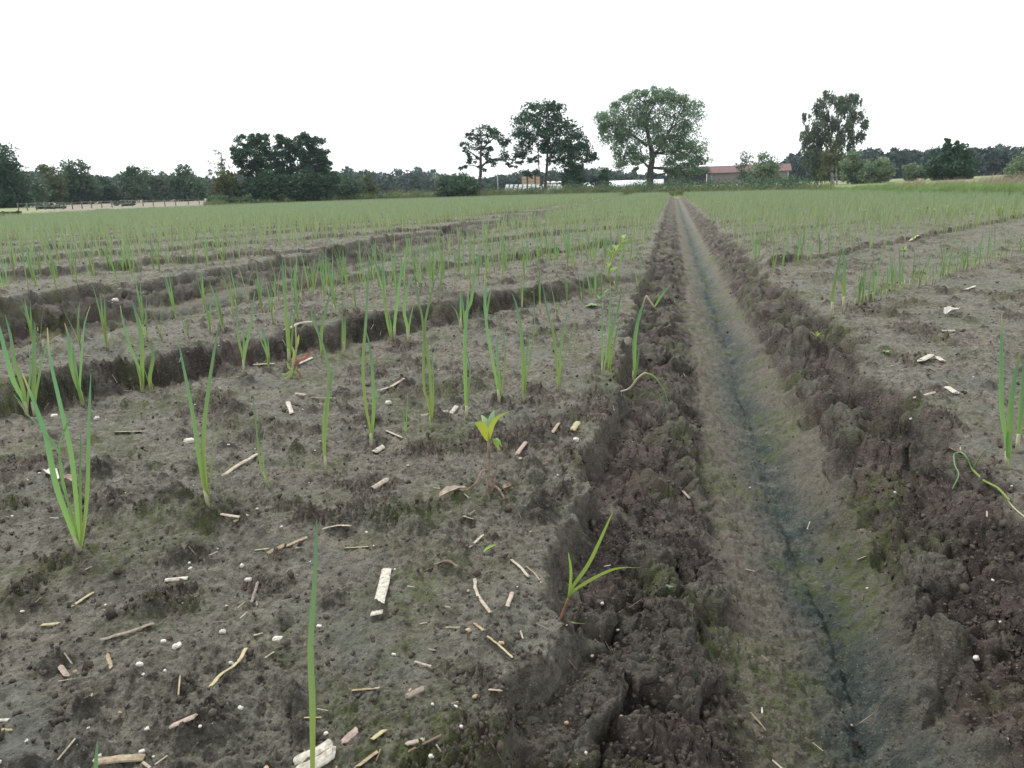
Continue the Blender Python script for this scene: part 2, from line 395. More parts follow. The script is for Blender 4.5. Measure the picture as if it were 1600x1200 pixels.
def soil_material():
    m, nt, b = mat('field_soil')
    pos = N(nt, 'ShaderNodeNewGeometry').outputs['Position']
    c = mixc(nt, ramp(nt, noise(nt, pos, 2.6, 5), .38, .62), (.122, .123, .094), (.150, .130, .098))
    c = mixc(nt, ramp(nt, noise(nt, pos, 24, 6, .65), .35, .7), c, (.250, .236, .192))
    c = mixc(nt, mul(nt, ramp(nt, noise(nt, pos, 75, 5, .7), .46, .62), .8), c, (.046, .039, .032))
    c = mixc(nt, ramp(nt, noise(nt, pos, 3.3, 5, .6), .54, .66), c, (.150, .156, .134))
    c = mixc(nt, mul(nt, attr(nt, 'peg'), ramp(nt, noise(nt, pos, 60, 4, .6), .3, .55)), c, (.047, .041, .032))
    c = mixc(nt, mul(nt, attr(nt, 'crumb'), ramp(nt, noise(nt, pos, 55, 4), .35, .6)), c, (.082, .063, .050))
    bank = mixc(nt, ramp(nt, noise(nt, pos, 9, 6, .65), .42, .60), (.036, .028, .024), (.110, .088, .075))
    bank = mixc(nt, ramp(nt, noise(nt, pos, 5, 5), .56, .66), bank, (.150, .135, .112))
    bank = mixc(nt, mul(nt, attr(nt, 'frag'), ramp(nt, noise(nt, pos, 21, 5, .7), .36, .6)), bank, mixc(nt, ramp(nt, noise(nt, pos, 33, 4), .35, .65), (.080, .076, .058), (.135, .130, .104)))
    c = mixc(nt, ramp(nt, attr(nt, 'bank'), .12, .5), c, bank)
    c = mixc(nt, mul(nt, attr(nt, 'damp'), ramp(nt, noise(nt, pos, 11, 5, .65), .2, .5)), c, (.038, .040, .025))
    c = mixc(nt, attr(nt, 'sand'), c, mixc(nt, ramp(nt, noise(nt, pos, 30, 5, .7), .35, .7), (.100, .090, .068), (.185, .165, .128)))
    c = mixc(nt, mul(nt, attr(nt, 'algae'), ramp(nt, noise(nt, pos, 16, 6, .7), .28, .50)), c, (.040, .055, .052))
    c = mixc(nt, mul(nt, ramp(nt, noise(nt, pos, 210, 3, .6), .52, .70), .55), c, (.045, .040, .033))
    c = mixc(nt, mul(nt, ramp(nt, noise(nt, pos, 160, 3, .6), .56, .74), .5), c, (.24, .22, .18))
    ms = mul(nt, attr(nt, 'moss'), ramp(nt, noise(nt, pos, 38, 5, .7), .42, .60))
    c = mixc(nt, mul(nt, ms, .8), c, (.078, .100, .030))
    c = mixc(nt, mul(nt, attr(nt, 'crackm'), .75), c, (.022, .018, .015))
    vo = N(nt, 'ShaderNodeTexVoronoi', Scale=210.0); nt.links.new(pos, vo.inputs['Vector'])
    sp = ramp(nt, vo.outputs['Distance'], .22, .12)
    sel = N(nt, 'ShaderNodeSeparateColor'); nt.links.new(vo.outputs['Color'], sel.inputs[0])
    c = mixc(nt, mul(nt, mul(nt, sp, ramp(nt, sel.outputs[0], .90, .93)), .8), c, (.36, .34, .30))
    nt.links.new(c, b.inputs['Base Color'])
    b.inputs['Roughness'].default_value = .78; b.inputs['Specular IOR Level'].default_value = .25
    h = N(nt, 'ShaderNodeMath', _operation='ADD')
    nt.links.new(noise(nt, pos, 95, 6, .7), h.inputs[0]); nt.links.new(mul(nt, noise(nt, pos, 330, 4, .6), .35), h.inputs[1])
    bp = N(nt, 'ShaderNodeBump', Strength=1.0, Distance=.014); nt.links.new(h.outputs[0], bp.inputs['Height'])
    nt.links.new(bp.outputs['Normal'], b.inputs['Normal'])
    return m
def leaf_material(name, c0, c1, trans=.3, c2=None, rough=.5, objvar=0.0):
    """c0 -> c1 along the tint attribute, some light passing through the leaf"""
    m, nt, b = mat(name)
    c = mixc(nt, attr(nt, 'tint'), c0, c1)
    if objvar:
        oi0 = N(nt, 'ShaderNodeObjectInfo').outputs['Random']
        c = mixc(nt, mul(nt, ramp(nt, attr(nt, 'tint'), .86, .97), ramp(nt, oi0, .5, .75)), c, (.34, .27, .13))
    if c2:
        pos = N(nt, 'ShaderNodeNewGeometry').outputs['Position']
        c = mixc(nt, ramp(nt, noise(nt, pos, .45, 3), .42, .66), c, c2)
    if objvar:
        oi = N(nt, 'ShaderNodeObjectInfo').outputs['Random']
        hs = N(nt, 'ShaderNodeHueSaturation'); nt.links.new(c, hs.inputs['Color'])
        nt.links.new(ramp(nt, oi, -.5, 2.2), hs.inputs['Value']); hs.inputs['Hue'].default_value = .5
        v = N(nt, 'ShaderNodeMapRange'); nt.links.new(oi, v.inputs['Value']); v.inputs['To Min'].default_value = 1-objvar; v.inputs['To Max'].default_value = 1+objvar
        nt.links.new(v.outputs['Result'], hs.inputs['Value'])
        v2 = N(nt, 'ShaderNodeMapRange'); nt.links.new(oi, v2.inputs['Value']); v2.inputs['To Min'].default_value = .475; v2.inputs['To Max'].default_value = .52
        nt.links.new(v2.outputs['Result'], hs.inputs['Hue'])
        c = hs.outputs['Color']
    nt.links.new(c, b.inputs['Base Color']); b.inputs['Roughness'].default_value = rough; b.inputs['Specular IOR Level'].default_value = .3
    t = N(nt, 'ShaderNodeBsdfTranslucent'); nt.links.new(c, t.inputs['Color'])
    mx = N(nt, 'ShaderNodeMixShader'); mx.inputs[0].default_value = trans
    nt.links.new(b.outputs[0], mx.inputs[1]); nt.links.new(t.outputs[0], mx.inputs[2])
    nt.links.new(mx.outputs[0], nt.nodes['Material Output'].inputs['Surface'])
    return m
def plain(name, c0, c1, scale=8.0, rough=.8, stretch=None, bump=0.0):
    m, nt, b = mat(name)
    tc = N(nt, 'ShaderNodeTexCoord').outputs['Object']
    if stretch:
        mp = N(nt, 'ShaderNodeMapping'); mp.inputs['Scale'].default_value = stretch; nt.links.new(tc, mp.inputs['Vector']); tc = mp.outputs['Vector']
    nz = noise(nt, tc, scale, 5, .6)
    c = mixc(nt, ramp(nt, nz, .35, .65), c0, c1)
    nt.links.new(c, b.inputs['Base Color']); b.inputs['Roughness'].default_value = rough; b.inputs['Specular IOR Level'].default_value = .3
    if bump:
        bp = N(nt, 'ShaderNodeBump', Strength=.6, Distance=bump); nt.links.new(nz, bp.inputs['Height']); nt.links.new(bp.outputs['Normal'], b.inputs['Normal'])
    return m
M_SOIL = soil_material()
M_LEEK = leaf_material('leek_leaf', (.26, .38, .09), (.095, .21, .12), .35, rough=.42, objvar=.18)
M_LEEKFAR = leaf_material('leek_leaf_field', (.31, .37, .16), (.215, .29, .165), .38, rough=.45)
M_STEM = plain('leek_stem', (.34, .37, .20), (.27, .22, .19), 60)
M_WEED = leaf_material('weed_leaf', (.30, .40, .10), (.17, .32, .07), .35)
M_YELLOW = leaf_material('yellow_weed_leaf', (.42, .44, .06), (.26, .36, .06), .35)
M_PALEGREEN = leaf_material('pale_green_leaf', (.20, .31, .15), (.25, .37, .19), .3)
M_RED = leaf_material('red_leaf', (.22, .09, .05), (.30, .07, .045), .3)
M_GRASSY = leaf_material('grass_seedling_leaf', (.22, .30, .06), (.26, .36, .07), .35)
M_REDSTEM = plain('reddish_stem', (.16, .04, .05), (.22, .12, .05), 80)
M_DEADSTEM = plain('brown_dead_stem', (.14, .085, .06), (.30, .23, .17), 90, bump=.002)
M_DEADLEAF = plain('dead_leaf', (.30, .22, .18), (.45, .38, .32), 40)
M_STRAW = {k: plain('straw_'+k, a, b_, 170, .7, (1, 1, 1), .001) for k, a, b_ in (
    ('white', (.52, .49, .43), (.27, .24, .19)), ('pale', (.42, .37, .30), (.25, .20, .15)), ('tan', (.34, .28, .19), (.19, .14, .09)),
    ('mauve', (.24, .20, .17), (.14, .11, .09)), ('yellow', (.42, .37, .22), (.27, .24, .13)), ('brown', (.17, .12, .09), (.10, .07, .05)), ('pink', (.38, .30, .26), (.24, .18, .15)))}
M_STONE = plain('white_quartz', (.66, .63, .59), (.36, .33, .29), 120, .55)
M_BEIGE = plain('beige_pebble', (.42, .31, .19), (.32, .24, .16), 90, .6)
M_CRUMB = plain('soil_crumb', (.036, .029, .023), (.095, .080, .066), 60, .9)
M_BARK = plain('tree_bark', (.045, .040, .035), (.085, .075, .065), 3, .9, (1, 1, .3), .02)
M_BIRCH = plain('birch_bark', (.42, .40, .37), (.13, .12, .11), 2.0, .8, (1, 1, 2))
def crown_mat(name, dark, light, tr=.25): return leaf_material(name, dark, light, tr, rough=.6)
M_CR = dict(
    dark=crown_mat('dark_foliage', (.020, .050, .028), (.050, .102, .052)),
    oak=crown_mat('oak_foliage', (.022, .056, .030), (.055, .112, .058)),
    willow=crown_mat('silvery_foliage', (.085, .150, .080), (.20, .29, .165), .3),
    birch=crown_mat('birch_foliage', (.066, .096, .062), (.135, .175, .115), .3),
    olive=crown_mat('olive_foliage', (.050, .066, .024), (.105, .130, .048), .3),
    yellowish=crown_mat('yellowish_foliage', (.060, .085, .034), (.125, .155, .065), .3),
    mid=crown_mat('green_foliage', (.040, .078, .044), (.090, .150, .078)),
    grey=crown_mat('grey_green_foliage', (.095, .145, .080), (.22, .29, .17), .3),
    pine=crown_mat('pine_foliage', (.018, .036, .028), (.040, .066, .046), .15),
    wood=crown_mat('wood_foliage', (.022, .042, .028), (.048, .080, .048), .2))
M_GRASS = leaf_material('verge_grass', (.13, .21, .062), (.21, .30, .11), .35)
M_RANK = leaf_material('rank_grass', (.085, .12, .04), (.19, .21, .09), .3)
M_SEED = leaf_material('seed_heads', (.22, .19, .12), (.28, .22, .17), .3)
M_WOOD = plain('grey_timber', (.22, .20, .185), (.15, .135, .125), 6, .85, (1, 1, 14), .01)
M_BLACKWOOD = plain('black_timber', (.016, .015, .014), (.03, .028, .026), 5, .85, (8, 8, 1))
M_REDROOF = plain('red_roof', (.145, .074, .070), (.11, .058, .054), 5, .75, (6, 6, 1))
M_WHITE = plain('white_plastic', (.80, .82, .84), (.68, .71, .75), 2.5, .4)
M_DARKHOLE = plain('dark_opening', (.03, .03, .03), (.05, .05, .05), 2)
M_CRATE = plain('beige_crate', (.42, .31, .20), (.30, .21, .13), 3, .8, (1, 1, 5))
M_POST = plain('weathered_post', (.11, .09, .07), (.17, .15, .12), 9)
M_POLE = plain('pale_pole', (.40, .40, .40), (.32, .32, .32), 3)
M_RUST = plain('dark_brown_trough', (.055, .028, .022), (.03, .02, .018), 6)
def meadow_material():
    m, nt, b = mat('meadow_ground')
    pos = N(nt, 'ShaderNodeNewGeometry').outputs['Position']
    c = mixc(nt, ramp(nt, noise(nt, pos, .5, 5), .4, .62), (.11, .15, .05), (.20, .21, .09))
    c = mixc(nt, attr(nt, 'tint'), c, mixc(nt, ramp(nt, noise(nt, pos, 1.3, 5), .35, .65), (.135, .125, .08), (.19, .165, .115)))
    nt.links.new(c, b.inputs['Base Color']); b.inputs['Roughness'].default_value = .9
    return m
M_MEADOW = meadow_material()

# ------------------------------------------------------------------ ground
def polar(az, r):
    A, R = np.meshgrid(az, r); return (R*np.sin(A)).ravel(), (R*np.cos(A)).ravel()
def grid_quads(nr, na):
    i, j = np.meshgrid(np.arange(nr-1), np.arange(na-1), indexing='ij')
    a = i*na+j; return np.stack([a, a+1, a+na+1, a+na], -1).reshape(-1, 4)
def build_soil():
    az = np.radians(np.concatenate([np.arange(-85, -50, .5), np.arange(-50, 26, .092), np.arange(26, 70, .5)]))
    r = [.10]
    while r[-1] < 78:
        d = r[-1]
        st = .012 if d < .48 else max(.00105, min(.0030*d*d, .0052*d))
        if d > 30: st = d*.02
        r.append(d+st)
    r = np.array(r)
    x, y = polar(az, r)
    z, mk = ground(x, y, True)
    x = x + mk['push']*sstep(.5, .8, np.hypot(x, y))
    mb = MB(); mb.add(np.stack([x, y, z], 1), grid_quads(len(r), len(az)), att=mk['bank'])
    o = mb.build('field_soil', M_SOIL, attname='bank')
    for k in ('crumb', 'sand', 'algae', 'moss', 'crackm', 'frag', 'damp', 'peg'):
        a = o.data.attributes.new(k, 'FLOAT', 'POINT'); a.data.foreach_set('value', mk[k].astype(np.float32))
    tag(o, kind='structure')
    print('soil verts', len(x))
build_soil()
def build_meadow():
    az = np.radians(np.concatenate([np.arange(-88, -52, 2), np.arange(-52, 28, .4), np.arange(28, 80, 2)]))
    s = np.concatenate([np.linspace(-1.6, 4, 24), np.geomspace(4.5, 1500, 70)])
    A, S = np.meshgrid(az, s); R = edge_r(A)+S
    x = (R*np.sin(A)).ravel(); y = (R*np.cos(A)).ravel()
    z = far_z(x, y)
    aa = np.arctan2(x, y); rr = np.hypot(x, y)-edge_r(aa)
    dry = sstep(az_of(20), az_of(110), aa)*(1-sstep(az_of(310), az_of(345), aa))*sstep(3, 7, rr)
    mb = MB(); mb.add(np.stack([x, y, z], 1), grid_quads(len(s), len(az)), att=dry)
    tag(mb.build('meadow_ground', M_MEADOW), kind='structure')
build_meadow()

# ------------------------------------------------------------------ leeks
def leaf_px(mb, base, px, wpx, depth=0.0, fold=.45, n=12, lift=0.0):
    """leaf whose outline runs through the pixels px, standing on base; depth leans it towards (-) or away (+) from the eye"""
    d = hypot(base[0], base[1]); away = np.array([base[0], base[1], 0])/d
    P = [np.asarray(base, float)]
    for i, p in enumerate(px):
        q = on_plane(p[0], p[1], base); P.append(q + (q-EYE)*(depth*(i+1)/len(px)))
    path = bez(P, n)
    sl = np.linalg.norm(base-EYE); w = wpx/F*sl*.70
    t = np.linspace(0, 1, n)
    prof = np.interp(t, [0, .12, .35, .6, .85, 1], [.55, .8, 1, .9, .6, .18])
    side = unit(np.cross(away, [0, 0, 1])*1.0 + away*random.uniform(-.35, .35))
    strip(mb, path, w*prof, side, fold if random.random() < .5 else -fold)
    return path
LEEKROOTS = []
def leek_hand(base, leaves, label, group, stem_px=16, stem_w=None):
    t = empty('leek_plant', base, label, 'leek', group)
    sl = np.linalg.norm(base-EYE)
    for i, (px, w) in enumerate(leaves):
        mb = MB(); leaf_px(mb, base, px, w, random.uniform(-.03, .03))
        mb.build('leaf', M_LEEK, t, base)
    mb = MB(); hgt = stem_px/F*sl; w = (stem_w or max(l[1] for l in leaves)*.62)/F*sl
    top = on_plane(*leaves[0][0][0], base); dirn = unit(top-base)
    tube(mb, [base-dirn*.01, base+dirn*hgt*.5, base+dirn*hgt], [w*.55, w*.5, w*.42], 8)
    mb.build('stem', M_STEM, t, base)
    LEEKROOTS.append((base[0], base[1])); return t
def blade_set(mb, base, nl, hgt, wid, rs, k=6, ends=None):
    """procedural seedling leaves, k samples each"""
    a0 = rs.uniform(0, 2*pi)
    for j in range(nl):
        a = a0 + j*pi + rs.normal(0, .35); h = hgt*rs.uniform(.62, 1.0) if j else hgt
        lean = rs.uniform(.06, .30)*h; t = np.linspace(0, 1, k)
        bend = rs.uniform(.8, 2.2)
        x = base[0]+cos(a)*lean*t**bend; y = base[1]+sin(a)*lean*t**bend
        drop = rs.uniform(0, .05)*h if rs.random() > .12 else .25*h
        z = base[2] + h*t - drop*t**3
        w = wid*rs.uniform(.7, 1.1)*np.interp(t, [0, .15, .4, .7, 1], [.5, .85, 1, .75, .06])
        strip(mb, np.stack([x, y, z], 1), w, (-sin(a)+rs.normal(0, .3), cos(a)+rs.normal(0, .3), 0), .4)
def leek_auto(base, label, group, rs, parts=True, hgt=None):
    nl = int(rs.choice([2, 2, 3, 3, 4])); hgt = hgt or rs.uniform(.19, .29)
    wid = rs.uniform(.0062, .0098)
    LEEKROOTS.append((base[0], base[1]))
    if not parts:
        mb = MB(); blade_set(mb, base, nl, hgt, wid, rs, 7)
        o = mb.build('leek_plant', M_LEEK, None, base); tag(o, label, 'leek', group); return o
    t = empty('leek_plant', base, label, 'leek', group)
    mb = MB(); lean = rs.normal(0, .004, 2)
    tube(mb, [base-[0, 0, .008], base+[lean[0], lean[1], .022], base+[lean[0]*2, lean[1]*2, .045]], [wid*.42, wid*.36, wid*.28], 6)
    mb.build('stem', M_STEM, t, base)
    a0 = rs.uniform(0, 2*pi)
    for j in range(nl):
        mb = MB(); a = a0+j*pi+rs.normal(0, .4); h = hgt*(1 if j == 0 else rs.uniform(.55, 1)); k = 8; tt = np.linspace(0, 1, k)
        ln = rs.uniform(.05, .28)*h; b_ = rs.uniform(.8, 2)
        P = np.stack([base[0]+cos(a)*ln*tt**b_, base[1]+sin(a)*ln*tt**b_, base[2]+h*tt-(rs.uniform(0, .05) if rs.random() > .1 else .22)*h*tt**3], 1)
        strip(mb, P, wid*rs.uniform(.7, 1.1)*np.interp(tt, [0, .15, .4, .7, 1], [.5, .85, 1, .75, .06]), (-sin(a)+rs.normal(0, .35), cos(a)+rs.normal(0, .35), 0), .4)
        mb.build('leaf', M_LEEK, t, base)
    return t
ORD = 'first second third fourth fifth sixth seventh eighth ninth tenth eleventh twelfth thirteenth fourteenth fifteenth sixteenth seventeenth eighteenth nineteenth twentieth'.split()
CNT = {1: 'single-leaved', 2: 'two-leaved', 3: 'three-leaved', 4: 'four-leaved', 5: 'five-leaved', 6: 'six-leaved'}
FRONT = [
 ((125, 862), [([(108, 815), (88, 758), (78, 710), (72, 680), (55, 632), (35, 583)], 10), ([(122, 820), (117, 758), (110, 702), (93, 627), (78, 560), (74, 512)], 8), ([(132, 820), (137, 758), (139, 663), (142, 585)], 7), ([(126, 815), (125, 758), (126, 678)], 5), ([(112, 805), (100, 758), (92, 707), (72, 677), (45, 650), (28, 627)], 4), ([(115, 810), (98, 757), (92, 703), (100, 673), (120, 628)], 4)], 'big many-leaved leek, first from the left in the front row'),
 ((325, 791), [([(312, 720), (300, 640), (279, 535)], 8), ([(318, 700), (326, 610), (342, 505)], 9), ([(331, 720), (334, 640)], 3), ([(320, 720), (317, 662)], 6)], 'tall leek with two long spread leaves, second in the front row'),
 ((420, 762), [([(407, 727), (402, 680), (395, 618)], 4), ([(413, 735), (410, 700), (414, 668)], 3)], 'thin weak leek with a bent base, third in the front row'),
 ((509, 738), [([(507, 697), (514, 602), (510, 560), (487, 485)], 7), ([(505, 695), (507, 637), (516, 600), (525, 572), (529, 548)], 4)], 'slender pale leek, fourth in the front row'),
 ((580, 697), [([(579, 670), (572, 637), (567, 575), (572, 500), (577, 405)], 7), ([(582, 665), (584, 625), (579, 550), (572, 517)], 8), ([(583, 655), (586, 632), (602, 585)], 3)], 'very tall dark green leek, fifth in the front row'),
 ((674, 669), [([(672, 640), (662, 600), (662, 512), (652, 462), (646, 425)], 6), ([(674, 637), (671, 575), (665, 540), (664, 505), (677, 447), (681, 435)], 7), ([(677, 625), (676, 570), (673, 528)], 4)], 'dark three-leaved leek, sixth in the front row'),
 ((729, 654), [([(729, 640), (727, 587), (727, 525), (730, 487), (733, 435)], 9), ([(731, 620), (734, 590), (734, 572), (728, 545)], 4)], 'broad upright bright green leek behind the broad-leaved weed'),
 ((780, 629), [([(778, 605), (772, 575), (761, 512), (757, 462), (758, 430)], 7), ([(780, 600), (777, 550), (776, 515)], 6), ([(784, 610), (789, 562), (786, 520), (779, 490)], 4)], 'leek with three curved leaves, eighth in the front row'),
 ((819, 628), [([(818, 598), (815, 525), (808, 480), (800, 458)], 8), ([(821, 575), (829, 510)], 4), ([(823, 590), (835, 512), (834, 450)], 3)], 'pale wide-leaved leek, ninth in the front row'),
 ((872, 609), [([(872, 590), (865, 525), (855, 487), (848, 445)], 6), ([(874, 585), (877, 537), (890, 473)], 5), ([(876, 580), (886, 545), (898, 503)], 3)], 'vee-shaped blue-green leek, tenth in the front row'),
 ((941, 587), [([(941, 565), (941, 537), (942, 468)], 5), ([(950, 540), (952, 500), (954, 440)], 5)], 'upright leek near the rut edge, eleventh in the front row'),
 ((952, 589), [([(951, 565), (952, 537), (966, 482), (970, 460)], 7), ([(955, 560), (962, 525), (968, 500)], 5)], 'leaning leek beside the rut edge, twelfth in the front row'),
 ((990, 599), [([(991, 570), (991, 537), (997, 500), (1009, 462)], 9), ([(994, 580), (999, 543)], 5)], 'stout curved leek standing right on the lip of the rut'),
]
FOOT = [
 ((43, 651), [([(38, 627), (22, 598), (12, 565), (0, 517), (-6, 490)], 8), ([(40, 627), (34, 598), (22, 562), (17, 525), (8, 492)], 7), ([(43, 630), (47, 577), (45, 538)], 4), ([(36, 635), (22, 617)], 3)]),
 ((55, 651), [([(53, 640), (52, 610), (53, 560), (54, 503)], 8), ([(56, 618), (66, 563), (69, 555), (75, 535), (95, 523)], 4)]),
 ((130, 634), [([(127, 620), (120, 602), (110, 568), (108, 532), (101, 505)], 8), ([(122, 605), (117, 570), (114, 540)], 6), ([(125, 607), (127, 565), (132, 507), (141, 478)], 4)]),
 ((223, 614), [([(220, 582), (207, 552), (192, 502), (188, 477)], 5), ([(222, 580), (221, 532), (214, 498), (206, 468)], 8), ([(217, 585), (210, 560)], 3)]),
 ((237, 614), [([(234, 590), (239, 560), (236, 530)], 7), ([(233, 600), (225, 575)], 3)]),
 ((381, 584), [([(380, 560), (372, 525), (370, 468)], 5), ([(382, 557), (392, 507), (398, 455)], 6), ([(381, 545), (380, 500)], 4)]),
 ((420, 576), [([(418, 557), (408, 533), (403, 518)], 4), ([(419, 556), (413, 530), (408, 510)], 5), ([(420, 553), (418, 520)], 4)]),
 ((452, 566), [([(449, 526), (446, 480), (443, 440), (441, 405)], 8), ([(452, 540), (452, 513), (458, 475)], 5), ([(455, 540), (460, 493), (468, 470)], 4)]),
 ((502, 559), [([(502, 533), (504, 506), (517, 452)], 7), ([(500, 527), (490, 504), (484, 478)], 5)]),
 ((536, 555), [([(537, 540), (538, 520), (539, 495)], 8), ([(535, 533), (535, 471)], 4)]),
 ((612, 532), [([(607, 510), (600, 462), (598, 400)], 6), ([(611, 510), (606, 485)], 5)]),
 ((616, 531), [([(617, 505), (625, 437), (633, 398)], 7)]),
 ((638, 535), [([(636, 510), (631, 482), (640, 442), (656, 418)], 7), ([(639, 510), (645, 480)], 5)]),
 ((720, 518), [([(720, 487), (720, 443)], 5), ([(717, 500), (712, 485), (704, 476)], 3)]),
 ((727, 514), [([(727, 490), (735, 475), (742, 432), (747, 398)], 7), ([(725, 490), (722, 460)], 5)]),
 ((760, 506), [([(758, 475), (760, 435)], 7), ([(762, 480), (768, 448)], 5)]),
]
RIGHTROW = [
 ((1300, 498), [([(1301, 460), (1309, 417), (1314, 395)], 7)], 'tall leaning leek nearest the rut in the right-hand row'),
 ((1318, 490), [([(1319, 440), (1319, 410), (1316, 388)], 7), ([(1318, 460), (1311, 420), (1306, 392)], 3)], 'second leek from the rut in the right-hand row'),
 ((1575, 733), [([(1572, 690), (1567, 657), (1564, 620), (1565, 490)], 8), ([(1577, 690), (1579, 657), (1581, 620), (1594, 548)], 10), ([(1574, 690), (1576, 670)], 6)], 'large two-stalked leek close to the uprooted leek on the right bed'),
 ((1589, 707), [([(1592, 675), (1596, 620), (1600, 565)], 8), ([(1593, 680), (1605, 600)], 6)], 'leek just behind the large leek on the right bed'),
]
hp = hits([f[0] for f in FRONT])
for p, (b, lv, lab) in zip(hp, FRONT): leek_hand(p, lv, lab, 'leeks in the front row', stem_px=26 if b[1] > 700 else 20)
hp = hits([f[0] for f in FOOT])
for i, (p, (b, lv)) in enumerate(zip(hp, FOOT)):
    leek_hand(p, lv, f'{CNT[len(lv)]} leek at the foot of the dark bank, {ORD[i]} from the left there', 'leeks at the foot of the dark bank', stem_px=20)
hp = hits([f[0] for f in RIGHTROW])
for p, (b, lv, lab) in zip(hp, RIGHTROW): leek_hand(p, lv, lab, 'leeks on the right-hand bed', stem_px=24)
# two leaves rising from below the picture's lower edge
p = at(488, 1235); leek_hand(p, [([(488, 1100), (485, 1010), (492, 900), (495, 812)], 12)], 'single tall leek leaf rising in front of everything, nearest the camera', 'leeks nearest the camera', 20)
p = at(148, 1262); leek_hand(p, [([(148, 1220), (152, 1158)], 8)], 'tip of a leek leaf just showing beside the tan straw at the lower edge', 'leeks nearest the camera', 12)
AUTO = [([(55, 554), (66, 553), (126, 545), (167, 543), (230, 532), (252, 532), (294, 527), (329, 520), (349, 517), (427, 507), (466, 502), (525, 493), (556, 487), (675, 473)], 'leek on top of the dark bank, {} from the left along its crest', 'leeks along the crest of the dark bank', .20),
        ([(816, 486), (844, 486), (870, 498), (886, 473), (910, 471), (924, 466), (931, 465), (940, 463), (964, 452), (997, 453)], 'leek at the bank foot near the rut, {} from the left of that group', 'leeks at the bank foot near the rut', .17),
        ([(1334, 481), (1347, 476), (1364, 472), (1385, 466), (1392, 459), (1404, 459), (1412, 451), (1436, 450), (1457, 446), (1468, 440), (1480, 435), (1493, 428), (1505, 424), (1518, 422), (1529, 420), (1541, 415), (1555, 409), (1572, 405), (1589, 396)], 'small leek in the right-hand row, {} after the two tall ones', 'leeks on the right-hand bed', .23)]
for pts, lab, grp, hg in AUTO:
    for i, p in enumerate(hits(pts)):
        rs = np.random.default_rng(1000+int(pts[i][0])); leek_auto(p, lab.format(ORD[i]), grp, rs, True, hg*rs.uniform(.8, 1.25))
for i, p in enumerate(hits([(1341, 478), (1356, 474), (1375, 469), (1398, 459), (1424, 451), (1446, 446), (1462, 441), (1474, 437), (1486, 432), (1499, 425), (1511, 423), (1523, 421), (1535, 418), (1548, 412), (1563, 407), (1581, 399), (1594, 393)])):
    rs = np.random.default_rng(1500+i); leek_auto(p, 'small leek filling a gap between the others of the right-hand row', 'gap-filling leeks of the right-hand row', rs, True, rs.uniform(.15, .23))
# a thin yellowish seedling in front of the bank
p = hits([(634, 681)])[0]; leek_hand(p, [([(632, 660), (630, 640)], 3), ([(635, 655), (637, 613)], 3)], 'tiny faint yellowish leek seedling between the fifth and sixth front leeks', 'leeks in the front row', 12)

# the rest of the field: rows of leeks parallel to the beds
cand = []
rs = np.random.default_rng(5)
for k in range(-3, 60):
    for off in (-.04, .33, .66, 1.0, 1.32):
        n0 = BANK0 - k*PERIOD - off
        if k < 0: continue
        sp = .108
        L = np.arange(-30, 78, sp)
        for side in (-1, 1):
            L = np.arange(-30, 78, .095 if (side > 0 and k < 2) else sp)
            a = ROWDIR_L if side < 0 else ROWDIR_R
            l = L + rs.uniform(-.035, .035, len(L)); nn = n0 + rs.normal(0, .018, len(L))
            x = nn*cos(a) + l*sin(a); y = -nn*sin(a) + l*cos(a)
            ok = (x < -.2) if side < 0 else (x > .58)
            if k == 0 and off < 0 and side < 0: continue
            ok &= rs.random(len(L)) > .08
            cand.append(np.stack([x[ok], y[ok]], 1))
for n0 in (-1.24, -.26, .72, 1.7, 2.7, 3.7):       # the flat bed on the right of the rut
    l = np.arange(0, 30, .16); l = l + rs.uniform(-.05, .05, len(l)); nn = n0 + rs.normal(0, .02, len(l))
    x = nn*cos(ROWDIR_R)+l*sin(ROWDIR_R); y = -nn*sin(ROWDIR_R)+l*cos(ROWDIR_R)
    cand.append(np.stack([x, y], 1)[(x > .6) & (y > .4)])
cand = np.concatenate(cand)
r = np.hypot(cand[:, 0], cand[:, 1]); az = np.arctan2(cand[:, 0], cand[:, 1])
keep = (az > radians(-54)) & (az < radians(30)) & (r < edge_r(az)-.3) & (r > 1.8)
X2 = cand[:, 0]+2.83
keep &= ~((X2 > -.2) & (X2 < .57))               # nothing grows in the far rut
keep &= ~((cand[:, 0] > -.2) & (cand[:, 0] < .58))
cand = cand[keep]; r = r[keep]; az = az[keep]
HR = np.array(LEEKROOTS)
dmin = np.min(np.hypot(cand[:, 0:1]-HR[None, :, 0], cand[:, 1:2]-HR[None, :, 1]), axis=1)
v = np.concatenate([cand, np.zeros((len(cand), 1))], 1) - EYE
dep = v@cf; px = 800+F*(v@cr)/dep; py = 600-F*(v@cu)/dep
